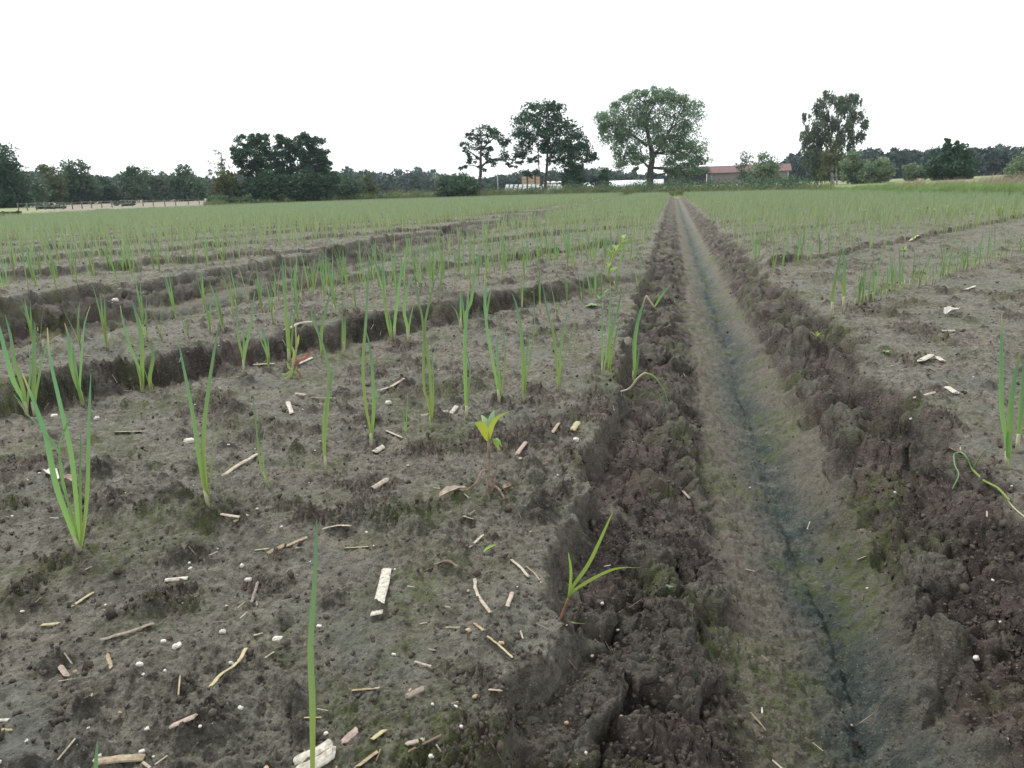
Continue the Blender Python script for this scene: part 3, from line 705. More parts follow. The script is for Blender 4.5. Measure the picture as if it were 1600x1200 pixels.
# the strips planted by hand stay as they are
cand_ok = (dmin > .10) & ~((py > 440) & (px < 1010) & (r < 3.3)) & ~((px > 1290) & (py > 385) & (row_n(cand[:, 0], cand[:, 1]) > -1.7))
cand = cand[cand_ok]; r = r[cand_ok]; px = px[cand_ok]; py = py[cand_ok]
o = np.argsort(r); cand = cand[o]; r = r[o]; px = px[o]; py = py[o]
zc = ground(cand[:, 0], cand[:, 1])
inview = (px > -20) & (px < 1620)
NLEEK = 300-len(LEEKROOTS); made = 0
mass = MB(); LAB = {}
for i in range(len(cand)):
    b = np.array([cand[i, 0], cand[i, 1], zc[i]])
    if made < NLEEK and inview[i]:
        if b[0] > .4: lab, grp = 'young leek among the near rows on the right of the wheel rut', 'near rows right of the rut'
        elif b[0] > -2.4: lab, grp = 'young leek among the near rows between the two wheel ruts', 'near rows between the ruts'
        else: lab, grp = 'young leek among the near rows beyond the second wheel rut', 'near rows beyond the second rut'
        leek_auto(b, lab, grp, rs, r[i] < 4.5); made += 1
    elif r[i] < 9:
        blade_set(mass, b, int(rs.choice([2, 3, 3])), rs.uniform(.17, .27), rs.uniform(.0062, .0098), rs, 5)
far = r >= 9
# far plants, many at once
fb = np.stack([cand[far, 0], cand[far, 1], zc[far]], 1); fr = r[far]; n = len(fb)
for j in range(3):
    h = rs.uniform(.17, .28, n); a = rs.uniform(0, 2*pi, n); ln = rs.uniform(.05, .32, n)*h
    wd = rs.uniform(.008, .013, n)*np.interp(fr, [9, 45], [1.0, 1.35]); sa = rs.uniform(0, 2*pi, n)
    sx = np.cos(sa)*wd/2; sy = np.sin(sa)*wd/2
    rows = []
    for t, w in ((0, .55), (.4, 1), (.75, .75), (1, .08)):
        c = np.stack([fb[:, 0]+np.cos(a)*ln*t**1.5, fb[:, 1]+np.sin(a)*ln*t**1.5, fb[:, 2]+h*t], 1)
        rows += [c+np.stack([sx*w, sy*w, 0*sx], 1), c-np.stack([sx*w, sy*w, 0*sx], 1)]
    V = np.stack(rows, 1).reshape(-1, 3); i0 = np.arange(n)*8
    q = np.concatenate([np.stack([i0+2*k, i0+2*k+1, i0+2*k+3, i0+2*k+2], 1) for k in range(3)])
    mass.add(V, q, att=np.tile([0, 0, .4, .4, .8, .8, 1, 1], n))
print('leeks: individuals', len(LEEKROOTS), 'mass', n)
tag(mass.build('leek_rows', M_LEEKFAR), 'dense green rows of young leeks filling the far field', 'leeks', 'leek crop', 'stuff')

# ------------------------------------------------------------------ trees and shrubs
def leaf_cloud(mb, cen, cov, nleaf, size, rs, droop=0.0, dark=0.0):
    """many small leaf faces round the clump centres cen (with spreads cov)"""
    k = len(cen); idx = np.repeat(np.arange(k), nleaf)
    n = len(idx)
    off = rs.normal(0, 1, (n, 3))
    off /= np.maximum(1, np.linalg.norm(off, axis=1)[:, None]/1.7)
    P = cen[idx] + off*cov[idx]
    if droop: P[:, 2] -= np.abs(rs.normal(0, 1, n))*droop
    a = rs.normal(0, 1, (n, 3)); a /= np.linalg.norm(a, axis=1)[:, None]
    if droop: a[:, 2] = -np.abs(a[:, 2])-1.2; a /= np.linalg.norm(a, axis=1)[:, None]
    b = rs.normal(0, 1, (n, 3)); b -= (b*a).sum(1)[:, None]*a; b /= np.linalg.norm(b, axis=1)[:, None]
    s = size*rs.uniform(.6, 1.4, n)[:, None]
    V = np.stack([P-a*s, P+b*s*.55, P+a*s, P-b*s*.55], 1).reshape(-1, 3)
    ct = rs.uniform(0, .7, k)[idx] + rs.uniform(0, .3, n)
    mb.add(V, np.arange(n*4).reshape(-1, 4), att=np.repeat(ct, 4))
def tree(name, label, cat, D, base_px, trunk_px, trunk_w, blobs, mk, dens=1.0, leaf=1.5, per=34, bark=None, limbs=(), group=None, droop=0.0, seed=1, sub=1.0, sink=.25, sgk=1.0):
    """trunk_px: pixels up the trunk; blobs: (px, py, rx, ry) measured crown masses; D: metres away"""
    rs = np.random.default_rng(seed)
    base = at_dist(base_px[0], base_px[1], D)
    base[2] = base_z(base[0], base[1])[0]
    m = D/F; away = unit([base[0], base[1], 0])
    root = empty(name, base, label, cat, group)
    mb = MB(); cen = []; cov = []; ends = []
    xs = [b[0] for b in blobs]; W = (max(xs)-min(xs))*m*.5
    for (bx, by, rx, ry) in blobs:
        c = on_plane(bx, by, base); R = np.array([rx*m, (rx+ry)*.55*m, ry*m])
        c = c + away*rs.uniform(-.75, .75)*min(W, 14*m)
        # move along the ray's depth only: keep the height's proportion
        ends.append(c)
        k = max(5, int(rx*ry*dens*.15*sub))
        q = rs.normal(0, 1, (k, 3)); q /= np.linalg.norm(q, axis=1)[:, None]
        q *= (rs.uniform(.15, 1.25, k)**.45)[:, None]
        right = np.array([away[1], -away[0], 0])
        L = right[None]*q[:, 0:1]*R[0] + away[None]*q[:, 1:2]*R[1] + np.array([[0, 0, 1]])*q[:, 2:3]*R[2]
        cen.append(c+L); sg = min(R[0], R[2])*rs.uniform(.20, .40, k)*sgk
        cov.append(np.stack([sg*1.15, sg*1.15, sg*.8], 1))
    cen = np.concatenate(cen); cov = np.concatenate(cov)
    cen[:, 2] = np.maximum(cen[:, 2], base[2]+.1)
    leaf_cloud(mb, cen, cov, per, leaf*m*1.12, rs, droop*m)
    mb.build('crown', mk, root, base)
    tb = MB()
    tops = []
    if trunk_px:
        P = [base-[0, 0, sink]] + [on_plane(x, y, base) for x, y in trunk_px]
        tp = bez(P, 10); tube(tb, tp, np.linspace(trunk_w*m*.62, trunk_w*m*.22, 10)*np.concatenate([[1.25], np.ones(9)]), 8); tops.append(tp)
        for lp in limbs:
            L = bez([on_plane(x, y, base) + away*rs.uniform(-1, 1)*m*4*(i > 0) for i, (x, y) in enumerate(lp)], 8)
            tube(tb, L, np.linspace(trunk_w*m*.32, trunk_w*m*.1, 8), 6); tops.append(L)
    else:
        tops.append(np.array([base-[0, 0, .1], base+[0, 0, .3]]))
    A = np.concatenate(tops)
    for e in ends:                                  # limbs reaching into every mass of the crown
        ok = A[:, 2] < e[2]+.2
        S = A[ok] if ok.any() else A
        s = S[np.argmin(np.linalg.norm((S-e)*[1, 1, .6], axis=1))]
        mid = (s+e)/2 + rs.normal(0, .06, 3)*np.linalg.norm(e-s) + [0, 0, .05*np.linalg.norm(e-s)]
        tube(tb, bez([s, mid, e], 6), np.linspace(trunk_w*m*.17, trunk_w*m*.05, 6), 5)
    for i in rs.choice(len(cen), min(len(cen), 90), replace=False):
        e = np.array(ends); s = e[np.argmin(np.linalg.norm(e-cen[i], axis=1))]
        tube(tb, np.array([s, (s+cen[i])/2+rs.normal(0, .04, 3), cen[i]]), np.linspace(trunk_w*m*.05, trunk_w*m*.02, 3)+.008, 3, cap=False)
    tb.build('trunk', bark or M_BARK, root, base)
    return root

tree('willow_tree', 'large round silvery-leaved tree on a thick dark trunk at the end of the rut', 'tree', 66, (1015, 297), [(1016, 272), (1017, 258), (1020, 245), (1015, 222), (1008, 190)], 9.5,
     [(1000, 157, 23, 14), (1028, 152, 22, 13), (1054, 163, 20, 15), (1074, 180, 18, 18), (974, 172, 18, 16), (950, 190, 15, 18), (960, 214, 20, 20), (985, 198, 24, 20), (1015, 186, 24, 20), (1045, 203, 22, 20), (1073, 210, 17, 16), (1080, 238, 22, 18), (1056, 240, 20, 18), (975, 244, 20, 15), (1001, 234, 18, 15), (1030, 226, 17, 16), (1092, 258, 13, 12), (1066, 268, 18, 13), (1046, 262, 13, 10), (990, 257, 10, 8), (944, 200, 9, 12)],
     M_CR['willow'], dens=.48, sgk=.85, leaf=1.25, per=85, limbs=[[(1017, 262), (1011, 259), (1005, 252)], [(1018, 250), (1030, 232), (1042, 212)], [(1012, 228), (992, 214), (972, 198)]], seed=11)
tree('broadleaf_tree', 'small open-crowned dark tree with a low spreading branch, beside the dark round bush', 'tree', 62, (747, 302), [(749, 285), (751, 270), (751, 245), (752, 225)], 6,
     [(760, 206, 18, 7), (742, 210, 13, 7), (727, 226, 9, 5), (746, 224, 15, 9), (774, 214, 12, 9), (786, 226, 11, 10), (762, 238, 15, 8), (738, 250, 13, 6), (722, 261, 6, 5), (768, 254, 14, 6), (790, 244, 9, 9), (798, 257, 8, 4), (730, 238, 7, 4), (755, 262, 9, 5)],
     M_CR['oak'], dens=.8, leaf=1.5, per=30, limbs=[[(751, 262), (762, 252), (778, 248), (795, 254)], [(751, 250), (738, 240), (728, 232)], [(752, 235), (764, 222), (775, 214)]], seed=12)
tree('broadleaf_tree', 'tall dark broadleaf tree with two slim trunks in front of the beige stacks', 'tree', 62, (851, 302), [(852, 290), (854, 268), (855, 250), (856, 215), (853, 185)], 4.2,
     [(835, 172, 17, 10), (856, 166, 17, 7), (870, 171, 12, 9), (818, 190, 14, 14), (843, 190, 18, 13), (870, 190, 15, 13), (812, 212, 12, 12), (838, 212, 18, 12), (864, 213, 17, 13), (820, 234, 18, 10), (849, 232, 18, 10), (874, 231, 12, 11), (812, 247, 9, 7), (836, 250, 11, 6), (862, 251, 11, 7), (829, 270, 13, 6), (806, 255, 7, 5)],
     M_CR['oak'], dens=1.0, leaf=1.5, per=32, limbs=[[(848, 297), (846, 285), (842, 262), (841, 240), (836, 215)], [(855, 250), (866, 236), (878, 225)]], seed=13)
tree('broadleaf_tree', 'dark tree with foliage down to the ground between the two-trunked tree and the silvery tree', 'tree', 60, (896, 303), [(896, 280), (893, 250), (891, 220)], 4,
     [(888, 196, 9, 9), (896, 214, 13, 11), (886, 235, 13, 11), (905, 238, 17, 11), (921, 247, 10, 7), (914, 224, 10, 8), (896, 260, 15, 11), (896, 278, 16, 13), (884, 252, 12, 9), (905, 285, 12, 12), (886, 290, 10, 8), (926, 242, 6, 5)],
     M_CR['dark'], dens=1.15, leaf=1.5, per=34, seed=14)
tree('round_bush', 'dark glossy round bush at the field edge left of the open-crowned tree', 'bush', 57, (714, 306), None, 3, [(712, 285, 26, 12), (700, 291, 16, 13), (733, 292, 13, 12), (716, 296, 26, 9)], M_CR['mid'], dens=1.3, leaf=1.8, per=40, seed=15)
tree('small_bush', 'small dark bush in front of the white tunnel', 'bush', 60, (941, 303), [(941, 285), (941, 272)], 2, [(942, 270, 8, 8), (940, 284, 13, 9), (945, 292, 12, 7), (934, 293, 9, 7)], M_CR['dark'], dens=1.1, per=32, seed=16)
# the clump left of the middle
tree('thin_tree', 'thin sparse pale tree on the left side of the alder clump', 'tree', 54, (352, 316), [(350, 300), (348, 272), (346, 245), (345, 236)], 2, [(345, 243, 8, 10), (335, 262, 9, 9), (351, 262, 9, 9), (340, 277, 15, 8), (347, 252, 9, 7), (330, 270, 6, 5)], M_CR['yellowish'], dens=.45, leaf=1.2, per=16, seed=21)
tree('olive_tree', 'low olive-green tree with a pale leaning trunk below the alder clump', 'tree', 53, (363, 316), [(361, 303), (358, 292), (354, 284)], 2.6, [(354, 282, 18, 13), (341, 292, 12, 9), (366, 290, 11, 10), (345, 303, 14, 9)], M_CR['olive'], dens=1.1, per=32, bark=M_BIRCH, seed=22)
tree('alder_tree', 'leftmost dark tall tree of the clump, with two thin trunks', 'tree', 55, (402, 315), [(402, 295), (401, 270), (400, 235)], 3.2, [(390, 221, 15, 10), (409, 217, 12, 8), (380, 240, 14, 10), (405, 240, 18, 13), (386, 260, 15, 10), (408, 264, 16, 10), (371, 250, 7, 7), (395, 275, 12, 7)], M_CR['oak'], dens=1.15, leaf=1.5, per=60, limbs=[[(404, 312), (409, 292), (412, 265)]], seed=23, sub=.8, sgk=.9)
tree('alder_tree', 'middle dark tall tree of the clump, with a gap of sky below its crown', 'tree', 56, (456, 314), [(456, 290), (454, 268), (452, 235)], 3, [(445, 223, 15, 9), (435, 243, 13, 11), (458, 238, 15, 12), (449, 262, 16, 10), (430, 264, 11, 11), (466, 224, 9, 8)], M_CR['oak'], dens=1.1, leaf=1.5, per=60, seed=24, sub=.8, sgk=.9)
tree('alder_tree', 'rightmost dark tall tree of the clump, rounded towards open sky', 'tree', 55, (497, 313), [(497, 290), (496, 265), (492, 235)], 3, [(476, 218, 12, 9), (492, 226, 13, 11), (485, 244, 17, 13), (506, 243, 8, 11), (500, 264, 16, 12), (480, 266, 15, 11), (510, 256, 7, 8)], M_CR['dark'], dens=1.2, leaf=1.5, per=60, seed=25, sub=.8, sgk=.9)
tree('undergrowth_shrub', 'dense dark shrub filling the space under the alder clump', 'shrub', 53, (430, 315), None, 3, [(400, 292, 18, 11), (430, 290, 22, 13), (470, 290, 26, 15), (505, 288, 18, 14), (380, 306, 18, 8), (418, 277, 10, 9), (447, 282, 9, 8), (482, 275, 13, 10), (518, 280, 9, 11), (440, 304, 30, 9), (490, 303, 30, 9), (410, 306, 20, 8)], M_CR['dark'], dens=1.2, leaf=1.6, per=36, seed=26)
tree('bramble_bush', 'low green bush at the left foot of the alder clump', 'bush', 50, (345, 319), None, 2, [(338, 312, 15, 6), (352, 313, 12, 6), (385, 313, 20, 6)], M_CR['mid'], dens=1.3, per=34, seed=27)
tree('green_shrub', 'mid-green shrub just right of the alder clump', 'shrub', 56, (545, 309), None, 2, [(542, 290, 18, 13), (530, 297, 16, 10), (556, 297, 12, 10)], M_CR['mid'], dens=1.1, per=32, seed=28)
tree('green_shrub', 'taller narrow pale green shrub beside the mid-green shrub, before the far wood', 'shrub', 58, (574, 309), None, 2, [(574, 283, 8, 11), (572, 296, 13, 10), (583, 298, 9, 8)], M_CR['yellowish'], dens=1.0, per=30, seed=29)
# the left wood's front trees
tree('broadleaf_tree', 'big dark tree cut by the left edge of the picture', 'tree', 62, (4, 332), [(4, 300), (4, 270), (3, 245)], 5, [(0, 247, 14, 16), (6, 270, 18, 16), (-22, 262, 18, 24), (14, 295, 20, 16), (-12, 300, 22, 20), (28, 314, 14, 12), (2, 318, 22, 10)], M_CR['dark'], dens=1.2, per=36, seed=31)
tree('green_shrub', 'dark shrub between the big tree at the left edge and the yellowish tree', 'shrub', 72, (45, 322), None, 3, [(40, 295, 14, 14), (55, 302, 12, 14), (45, 310, 16, 8)], M_CR['mid'], dens=1.1, per=34, seed=32)
tree('yellowish_tree', 'yellowish-green tree in front of the left wood', 'tree', 76, (80, 321), [(80, 300), (79, 275)], 3, [(78, 268, 9, 9), (82, 282, 15, 12), (70, 292, 13, 12), (88, 298, 13, 13), (76, 308, 18, 9)], M_CR['yellowish'], dens=1.1, per=32, seed=33)
tree('broadleaf_tree', 'tall round-headed dark green tree rising above the left wood', 'tree', 78, (122, 321), [(122, 300), (121, 280), (119, 265)], 4, [(118, 265, 15, 10), (113, 280, 15, 12), (130, 282, 11, 12), (125, 298, 19, 13), (140, 290, 12, 12), (108, 300, 14, 12), (122, 310, 24, 9)], M_CR['mid'], dens=1.25, per=36, seed=34)
tree('green_shrub', 'low dark shrub right of the tall round-headed tree', 'shrub', 80, (162, 320), None, 3, [(158, 290, 12, 13), (170, 300, 12, 12), (160, 309, 20, 8)], M_CR['dark'], dens=1.1, per=34, seed=35)
tree('dead_topped_birch', 'birch with a bare dead top and pale stem above the left wood', 'tree', 80, (204, 320), [(204, 300), (203, 280), (205, 265), (207, 256)], 2.4, [(206, 265, 9, 6), (212, 275, 12, 9), (196, 284, 12, 11), (214, 290, 14, 13), (202, 303, 18, 11)], M_CR['mid'], dens=1.0, per=30, bark=M_BIRCH, limbs=[[(205, 266), (202, 258), (201, 254)], [(206, 262), (210, 257), (212, 254)]], seed=36)
tree('green_tree', 'rounded mid-green tree right of the dead-topped birch', 'tree', 82, (238, 319), [(238, 300), (238, 280)], 3, [(226, 280, 13, 12), (242, 284, 13, 11), (232, 298, 16, 12), (254, 285, 12, 11), (250, 300, 14, 12), (240, 309, 24, 8)], M_CR['birch'], dens=1.1, per=34, seed=37)
tree('broadleaf_tree', 'pointed dark tree at the right end of the left wood', 'tree', 82, (290, 319), [(290, 300), (289, 272)], 3, [(287, 267, 9, 7), (285, 280, 13, 11), (270, 290, 13, 12), (300, 288, 13, 13), (285, 300, 18, 12), (312, 296, 12, 13), (295, 309, 24, 8)], M_CR['mid'], dens=1.15, per=34, seed=38)
tree('meadow_bush', 'low grey-green bush on the dry meadow by the post fence', 'bush', 56, (194, 323), None, 2, [(192, 318, 12, 4), (203, 319, 8, 4)], M_CR['birch'], dens=1.6, per=34, seed=39)
tree('meadow_bush', 'long low green bush at the left end of the post fence', 'bush', 52, (76, 329), None, 2, [(68, 325, 12, 4), (86, 324, 12, 4)], M_CR['mid'], dens=1.6, per=34, seed=40)
# right of the rut
tree('weeping_birch', 'tall weeping birch with hanging branches and a pale curved trunk', 'tree', 62, (1302, 289), [(1300, 280), (1299, 268), (1301, 250), (1299, 232), (1294, 205), (1292, 170)], 4.2,
     [(1293, 150, 8, 8), (1281, 163, 8, 7), (1310, 155, 11, 6), (1329, 151, 11, 5), (1341, 152, 6, 4), (1324, 168, 14, 9), (1338, 179, 11, 7), (1350, 189, 6, 6), (1262, 178, 7, 4), (1285, 179, 13, 7), (1300, 191, 13, 7), (1278, 197, 13, 7), (1264, 208, 9, 8), (1322, 194, 11, 7), (1335, 207, 11, 5), (1345, 212, 6, 4), (1261, 224, 7, 11), (1275, 222, 9, 10), (1291, 211, 12, 8), (1331, 224, 5, 10), (1268, 246, 9, 14), (1283, 246, 11, 15), (1277, 266, 8, 12), (1314, 214, 8, 9)],
     M_CR['birch'], dens=1.3, sgk=.9, leaf=1.3, per=46, bark=M_BIRCH, limbs=[[(1300, 240), (1308, 212), (1317, 172)], [(1308, 212), (1322, 196), (1338, 186)], [(1297, 225), (1284, 205), (1270, 196)]], droop=5, seed=41)
tree('birch_tree', 'yellowish-green hanging young birch before the pale trunk of the weeping birch', 'tree', 60, (1308, 290), [(1307, 270), (1305, 240)], 2, [(1300, 228, 10, 8), (1310, 236, 10, 12), (1314, 256, 7, 14), (1296, 240, 9, 10), (1290, 262, 8, 12)], M_CR['olive'], dens=.95, leaf=1.25, per=30, bark=M_BIRCH, droop=5, seed=42)
tree('pale_shrub', 'pale grey-green shrub with upright shoots beside the weeping birch', 'shrub', 58, (1340, 288), None, 2, [(1333, 252, 12, 12), (1345, 266, 16, 12), (1328, 270, 12, 12), (1340, 280, 18, 8)], M_CR['grey'], dens=1.1, per=34, seed=43)
tree('pale_shrub', 'rounded grey-green shrub right of the one with upright shoots', 'shrub', 57, (1372, 286), None, 2, [(1370, 261, 17, 11), (1380, 270, 13, 10), (1365, 274, 16, 9), (1376, 281, 18, 6)], M_CR['grey'], dens=1.2, per=34, seed=44)
tree('pale_shrub', 'small pale round shrub standing alone before the pine wood', 'shrub', 60, (1430, 284), None, 2, [(1430, 268, 12, 10), (1430, 275, 14, 8)], M_CR['grey'], dens=1.2, per=32, seed=45)
tree('dark_tree', 'broad dark tree with a ragged top before the pine wood', 'tree', 58, (1485, 285), [(1485, 265), (1484, 245)], 4, [(1486, 234, 11, 7), (1480, 221, 4, 4), (1472, 244, 13, 10), (1500, 238, 10, 9), (1485, 258, 24, 15), (1505, 258, 12, 16), (1463, 266, 12, 12), (1498, 224, 4, 3), (1488, 275, 28, 9)], M_CR['dark'], dens=1.2, per=36, seed=46)
tree('pale_shrub', 'pale shrub cut by the right edge of the picture', 'shrub', 50, (1598, 282), None, 2, [(1597, 263, 16, 13), (1612, 268, 14, 14), (1594, 273, 12, 8)], M_CR['grey'], dens=1.2, per=34, seed=47)
tree('thin_shrub', 'thin greyish shrub before the red-roofed barn, left of its denser neighbour', 'shrub', 66, (1163, 292), [(1163, 275)], 2, [(1164, 253, 11, 12), (1159, 267, 10, 12), (1168, 275, 11, 10)], M_CR['birch'], dens=.75, leaf=1.2, per=26, seed=48)
tree('dense_shrub', 'dense grey-green shrub hiding the right half of the red-roofed barn', 'shrub', 64, (1194, 293), [(1194, 275)], 2, [(1195, 258, 14, 14), (1188, 272, 14, 12), (1204, 270, 13, 13), (1192, 284, 20, 8)], M_CR['grey'], dens=1.15, per=34, seed=49)

# ------------------------------------------------------------------ far woods (masses)
def wood(name, label, prof, D0, D1, mk, seed, base_py, step=9, rad=14, per=30, leaf=2.6, group=None):
    rs = np.random.default_rng(seed); mb = MB(); tb = MB()
    X = np.array([p[0] for p in prof]); Y = np.array([p[1] for p in prof])
    for row in range(3):
        D = D1 - (D1-D0)*row/2
        for x in np.arange(X[0], X[-1], step):
            x = x + rs.uniform(-step*.5, step*.5); top = np.interp(x, X, Y) + row*3 + rs.uniform(-1.5, 5)
            b = at_dist(x, base_py(x), D + rs.uniform(-8, 8)); m = D/F
            bz = base_z(b[0], b[1])[0]
            tz = on_plane(x, top, b)[2]
            h = max(tz-bz, 2.0); w = rad*m*rs.uniform(.6, 1.1)
            k = 13
            q = rs.normal(0, 1, (k, 3)); q /= np.linalg.norm(q, axis=1)[:, None]; q *= rs.uniform(.55, 1, k)[:, None]
            cy = rs.uniform(.5, .62)
            cen = np.stack([b[0]+q[:, 0]*w*.8, b[1]+q[:, 1]*w*.8, bz + h*(cy+q[:, 2]*(1-cy)*.95)], 1)
            low = np.stack([b[0]+rs.normal(0, w*.5, 6), b[1]+rs.normal(0, w*.5, 6), bz+h*rs.uniform(.05, .5, 6)], 1)
            cen = np.concatenate([cen, low]); sg = np.full((len(cen), 3), w*.26)
            leaf_cloud(mb, cen, sg, per, leaf*m, rs)
            tube(tb, np.array([[b[0], b[1], bz-.3], [b[0], b[1], bz+h*.8]]), [w*.07, w*.02], 5)
    o = mb.build(name, mk); 
    t = tb.build('trunks', M_BARK, o)
    tag(o, label, 'woodland', group, 'stuff'); t['kind'] = 'stuff'
wood('left_woodland', 'hazy dark broadleaf wood on the horizon behind the field',
     [(-40, 262), (60, 264), (100, 266), (160, 275), (175, 272), (250, 270), (330, 275), (390, 272), (520, 268), (565, 265), (600, 268), (640, 269), (665, 262), (683, 270), (700, 284), (728, 272), (746, 286), (780, 272), (800, 272), (830, 267), (930, 262), (960, 266), (985, 268), (1000, 277), (1018, 270), (1038, 276)], 165, 205, M_CR['wood'], 61, lambda x: 322-.0294*x-2)
wood('pine_wood', 'dark blue-green pine wood behind the right side of the field',
     [(1222, 247), (1245, 238), (1270, 240), (1365, 231), (1385, 233), (1400, 230), (1425, 234), (1445, 229), (1475, 232), (1500, 226), (1530, 230), (1560, 226), (1600, 231), (1650, 228)], 150, 185, M_CR['pine'], 62, lambda x: 322-.0294*x-2, step=8, rad=12)
tree('dead_tree', 'bare pale dead tree at the right end of the far left wood', 'tree', 150, (680, 301), [(680, 290), (681, 280), (680, 272)], 1.6, [(676, 277, 5, 6), (685, 276, 5, 6), (681, 283, 8, 6)], M_CR['grey'], dens=.5, leaf=.8, per=6, bark=M_BIRCH, seed=63)

# ------------------------------------------------------------------ farm buildings
def frame(px, py, D):
    b = at_dist(px, py, D); b[2] = base_z(b[0], b[1])[0]; return b
def upright_box(mb, pl, pr, D, ztop, zbot, depth, att=0.0):
    """box whose front runs from pixel column pl to pr at distance D"""
    a = at_dist(pl, 300, D); b = at_dist(pr, 300, D); a[2] = b[2] = 0
    u = unit(b-a); n = np.array([-u[1], u[0], 0]);  n = n if n.dot(a) > 0 else -n
    c = [a, b, b+n*depth, a+n*depth]
    V = [np.array([*p[:2], zbot]) for p in c] + [np.array([*p[:2], ztop]) for p in c]
    mb.add(V, [(3, 2, 1, 0), (4, 5, 6, 7), (0, 1, 5, 4), (1, 2, 6, 5), (2, 3, 7, 6), (3, 0, 4, 7)], att=att)
    return a, b, u, n
def zat(px, py, D): return at_dist(px, py, D)[2]
def barn(name, label, pl, pr, D, y_eave, y_ridge, mw, mr, depth, doors=(), posts=()):
    a = at_dist(pl, 300, D); a[2] = base_z(a[0], a[1])[0]
    root = empty(name, a, label, 'barn')
    mid = (pl+pr)/2
    ze = zat(mid, y_eave, D); zr = zat(mid, y_ridge, D+depth/2); zb = a[2]-.3
    mb = MB(); A, B, u, n = upright_box(mb, pl, pr, D, ze, zb, depth)
    # gable triangles
    for P in (A, B):
        e0 = np.array([*P[:2], ze]); e1 = np.array([*(P+n*depth)[:2], ze]); rr = np.array([*(P+n*depth/2)[:2], zr-.05])
        mb.add([e0, e1, rr], None, [(0, 1, 2)])
    L = np.linalg.norm(B-A)
    for i in range(1, int(7)):                      # cladding boards stand proud of one another
        z = zb + (ze-zb)*i/7
        q = [A-n*.012, B-n*.012]
        mb.add([[*q[0][:2], z-.02], [*q[1][:2], z-.02], [*q[1][:2], z+.02], [*q[0][:2], z+.02]], [(0, 1, 2, 3)])
    mb.build('wall', mw, root, a, smooth=False)
    rb = MB(); ov = .35
    for s in (0, 1):
        f0 = A - u*ov - n*ov if s == 0 else A - u*ov + n*(depth+ov); f1 = f0 + u*(L+2*ov)
        r0 = A - u*ov + n*depth/2; r1 = r0 + u*(L+2*ov)
        dz = (zr-ze)*ov/(depth/2)
        V = [[*f0[:2], ze-dz+.03], [*f1[:2], ze-dz+.03], [*r1[:2], zr+.03], [*r0[:2], zr+.03]]
        V2 = [[p[0], p[1], p[2]+.09] for p in V]
        rb.add(V+V2, [(3, 2, 1, 0), (4, 5, 6, 7), (0, 1, 5, 4), (1, 2, 6, 5), (3, 0, 4, 7)])
        if s == 0:
            for k in np.linspace(0, 1, 19)[1:-1]:   # roof sheets
                p0 = np.array(V2[0])*(1-k)+np.array(V2[1])*k; p1 = np.array(V2[3])*(1-k)+np.array(V2[2])*k
                tube(rb, [p0, p1], .03, 4)
    rb.build('roof', mr, root, a, smooth=False)
    for (x0, x1) in posts:
        pb = MB(); upright_box(pb, x0, x1, D-.12, ze-.05, zb, .1); pb.build('post', M_POLE, root, a, smooth=False)
    for (x0, x1, yt, m_) in doors:
        pb = MB(); upright_box(pb, x0, x1, D-.08, zat((x0+x1)/2, yt, D), zb, .06); pb.build('door', m_, root, a, smooth=False)
    return root
barn('red_roofed_barn', 'long low grey timber barn with a red roof behind the shrubs', 1103.5, 1231, 120, 269, 259, M_WOOD, M_REDROOF, 9, doors=[(1113, 1155, 272.5, M_WOOD)], posts=[(1110.5, 1112), (1155.5, 1157), (1228.5, 1230.5)])
barn('black_barn', 'black timber barn half hidden by the silvery tree', 1041, 1103, 119, 267, 262, M_BLACKWOOD, M_BLACKWOOD, 9, doors=[(1050, 1066, 272, M_DARKHOLE)])
# white tunnel
def tunnel(label, pl, pr, D, yt, yb, seams):
    a = at_dist(pl, 300, D); a[2] = base_z(a[0], a[1])[0]
    root = empty('white_tunnel', a, label, 'tunnel')
    b = at_dist(pr, 300, D); b[2] = a[2]; u = unit(b-a); n = np.array([-u[1], u[0], 0]); L = np.linalg.norm(b-a)
    zt = zat((pl+pr)/2, yt, D); zb = min(a[2], zat((pl+pr)/2, yb, D))-.3
    th = np.linspace(0, pi, 15); w = 2.6
    ring = [np.array([0, 0, 0]) + n*(w-w*np.cos(t)) + np.array([0, 0, (zt-zb)*sin(t)**.75]) for t in th]
    mb = MB(); V = []
    for k in np.linspace(0, 1, 25): V += [np.array([a[0], a[1], zb]) + u*L*k + r_ for r_ in ring]
    mb.add(V, grid_quads(25, 15)); 
    for o_ in (0, 24): mb.add([V[o_*15+i] for i in range(15)], None, [(0, i, i+1) for i in range(1, 14)])
    mb.build('cover', M_WHITE, root, a)
    for k in np.linspace(0, 1, seams):
        pb = MB(); tube(pb, np.array([np.array([a[0], a[1], zb]) + u*L*k + r_*1.012 for r_ in ring]), .05, 5); pb.build('hoop', M_POLE, root, a)
    return root
tunnel('long low white panelled tunnel behind the silvery tree', 951, 1037, 125, 281, 291, 10)
tunnel('short white tunnel piece seen beside the small dark bush', 908, 934, 130, 285, 292, 4)
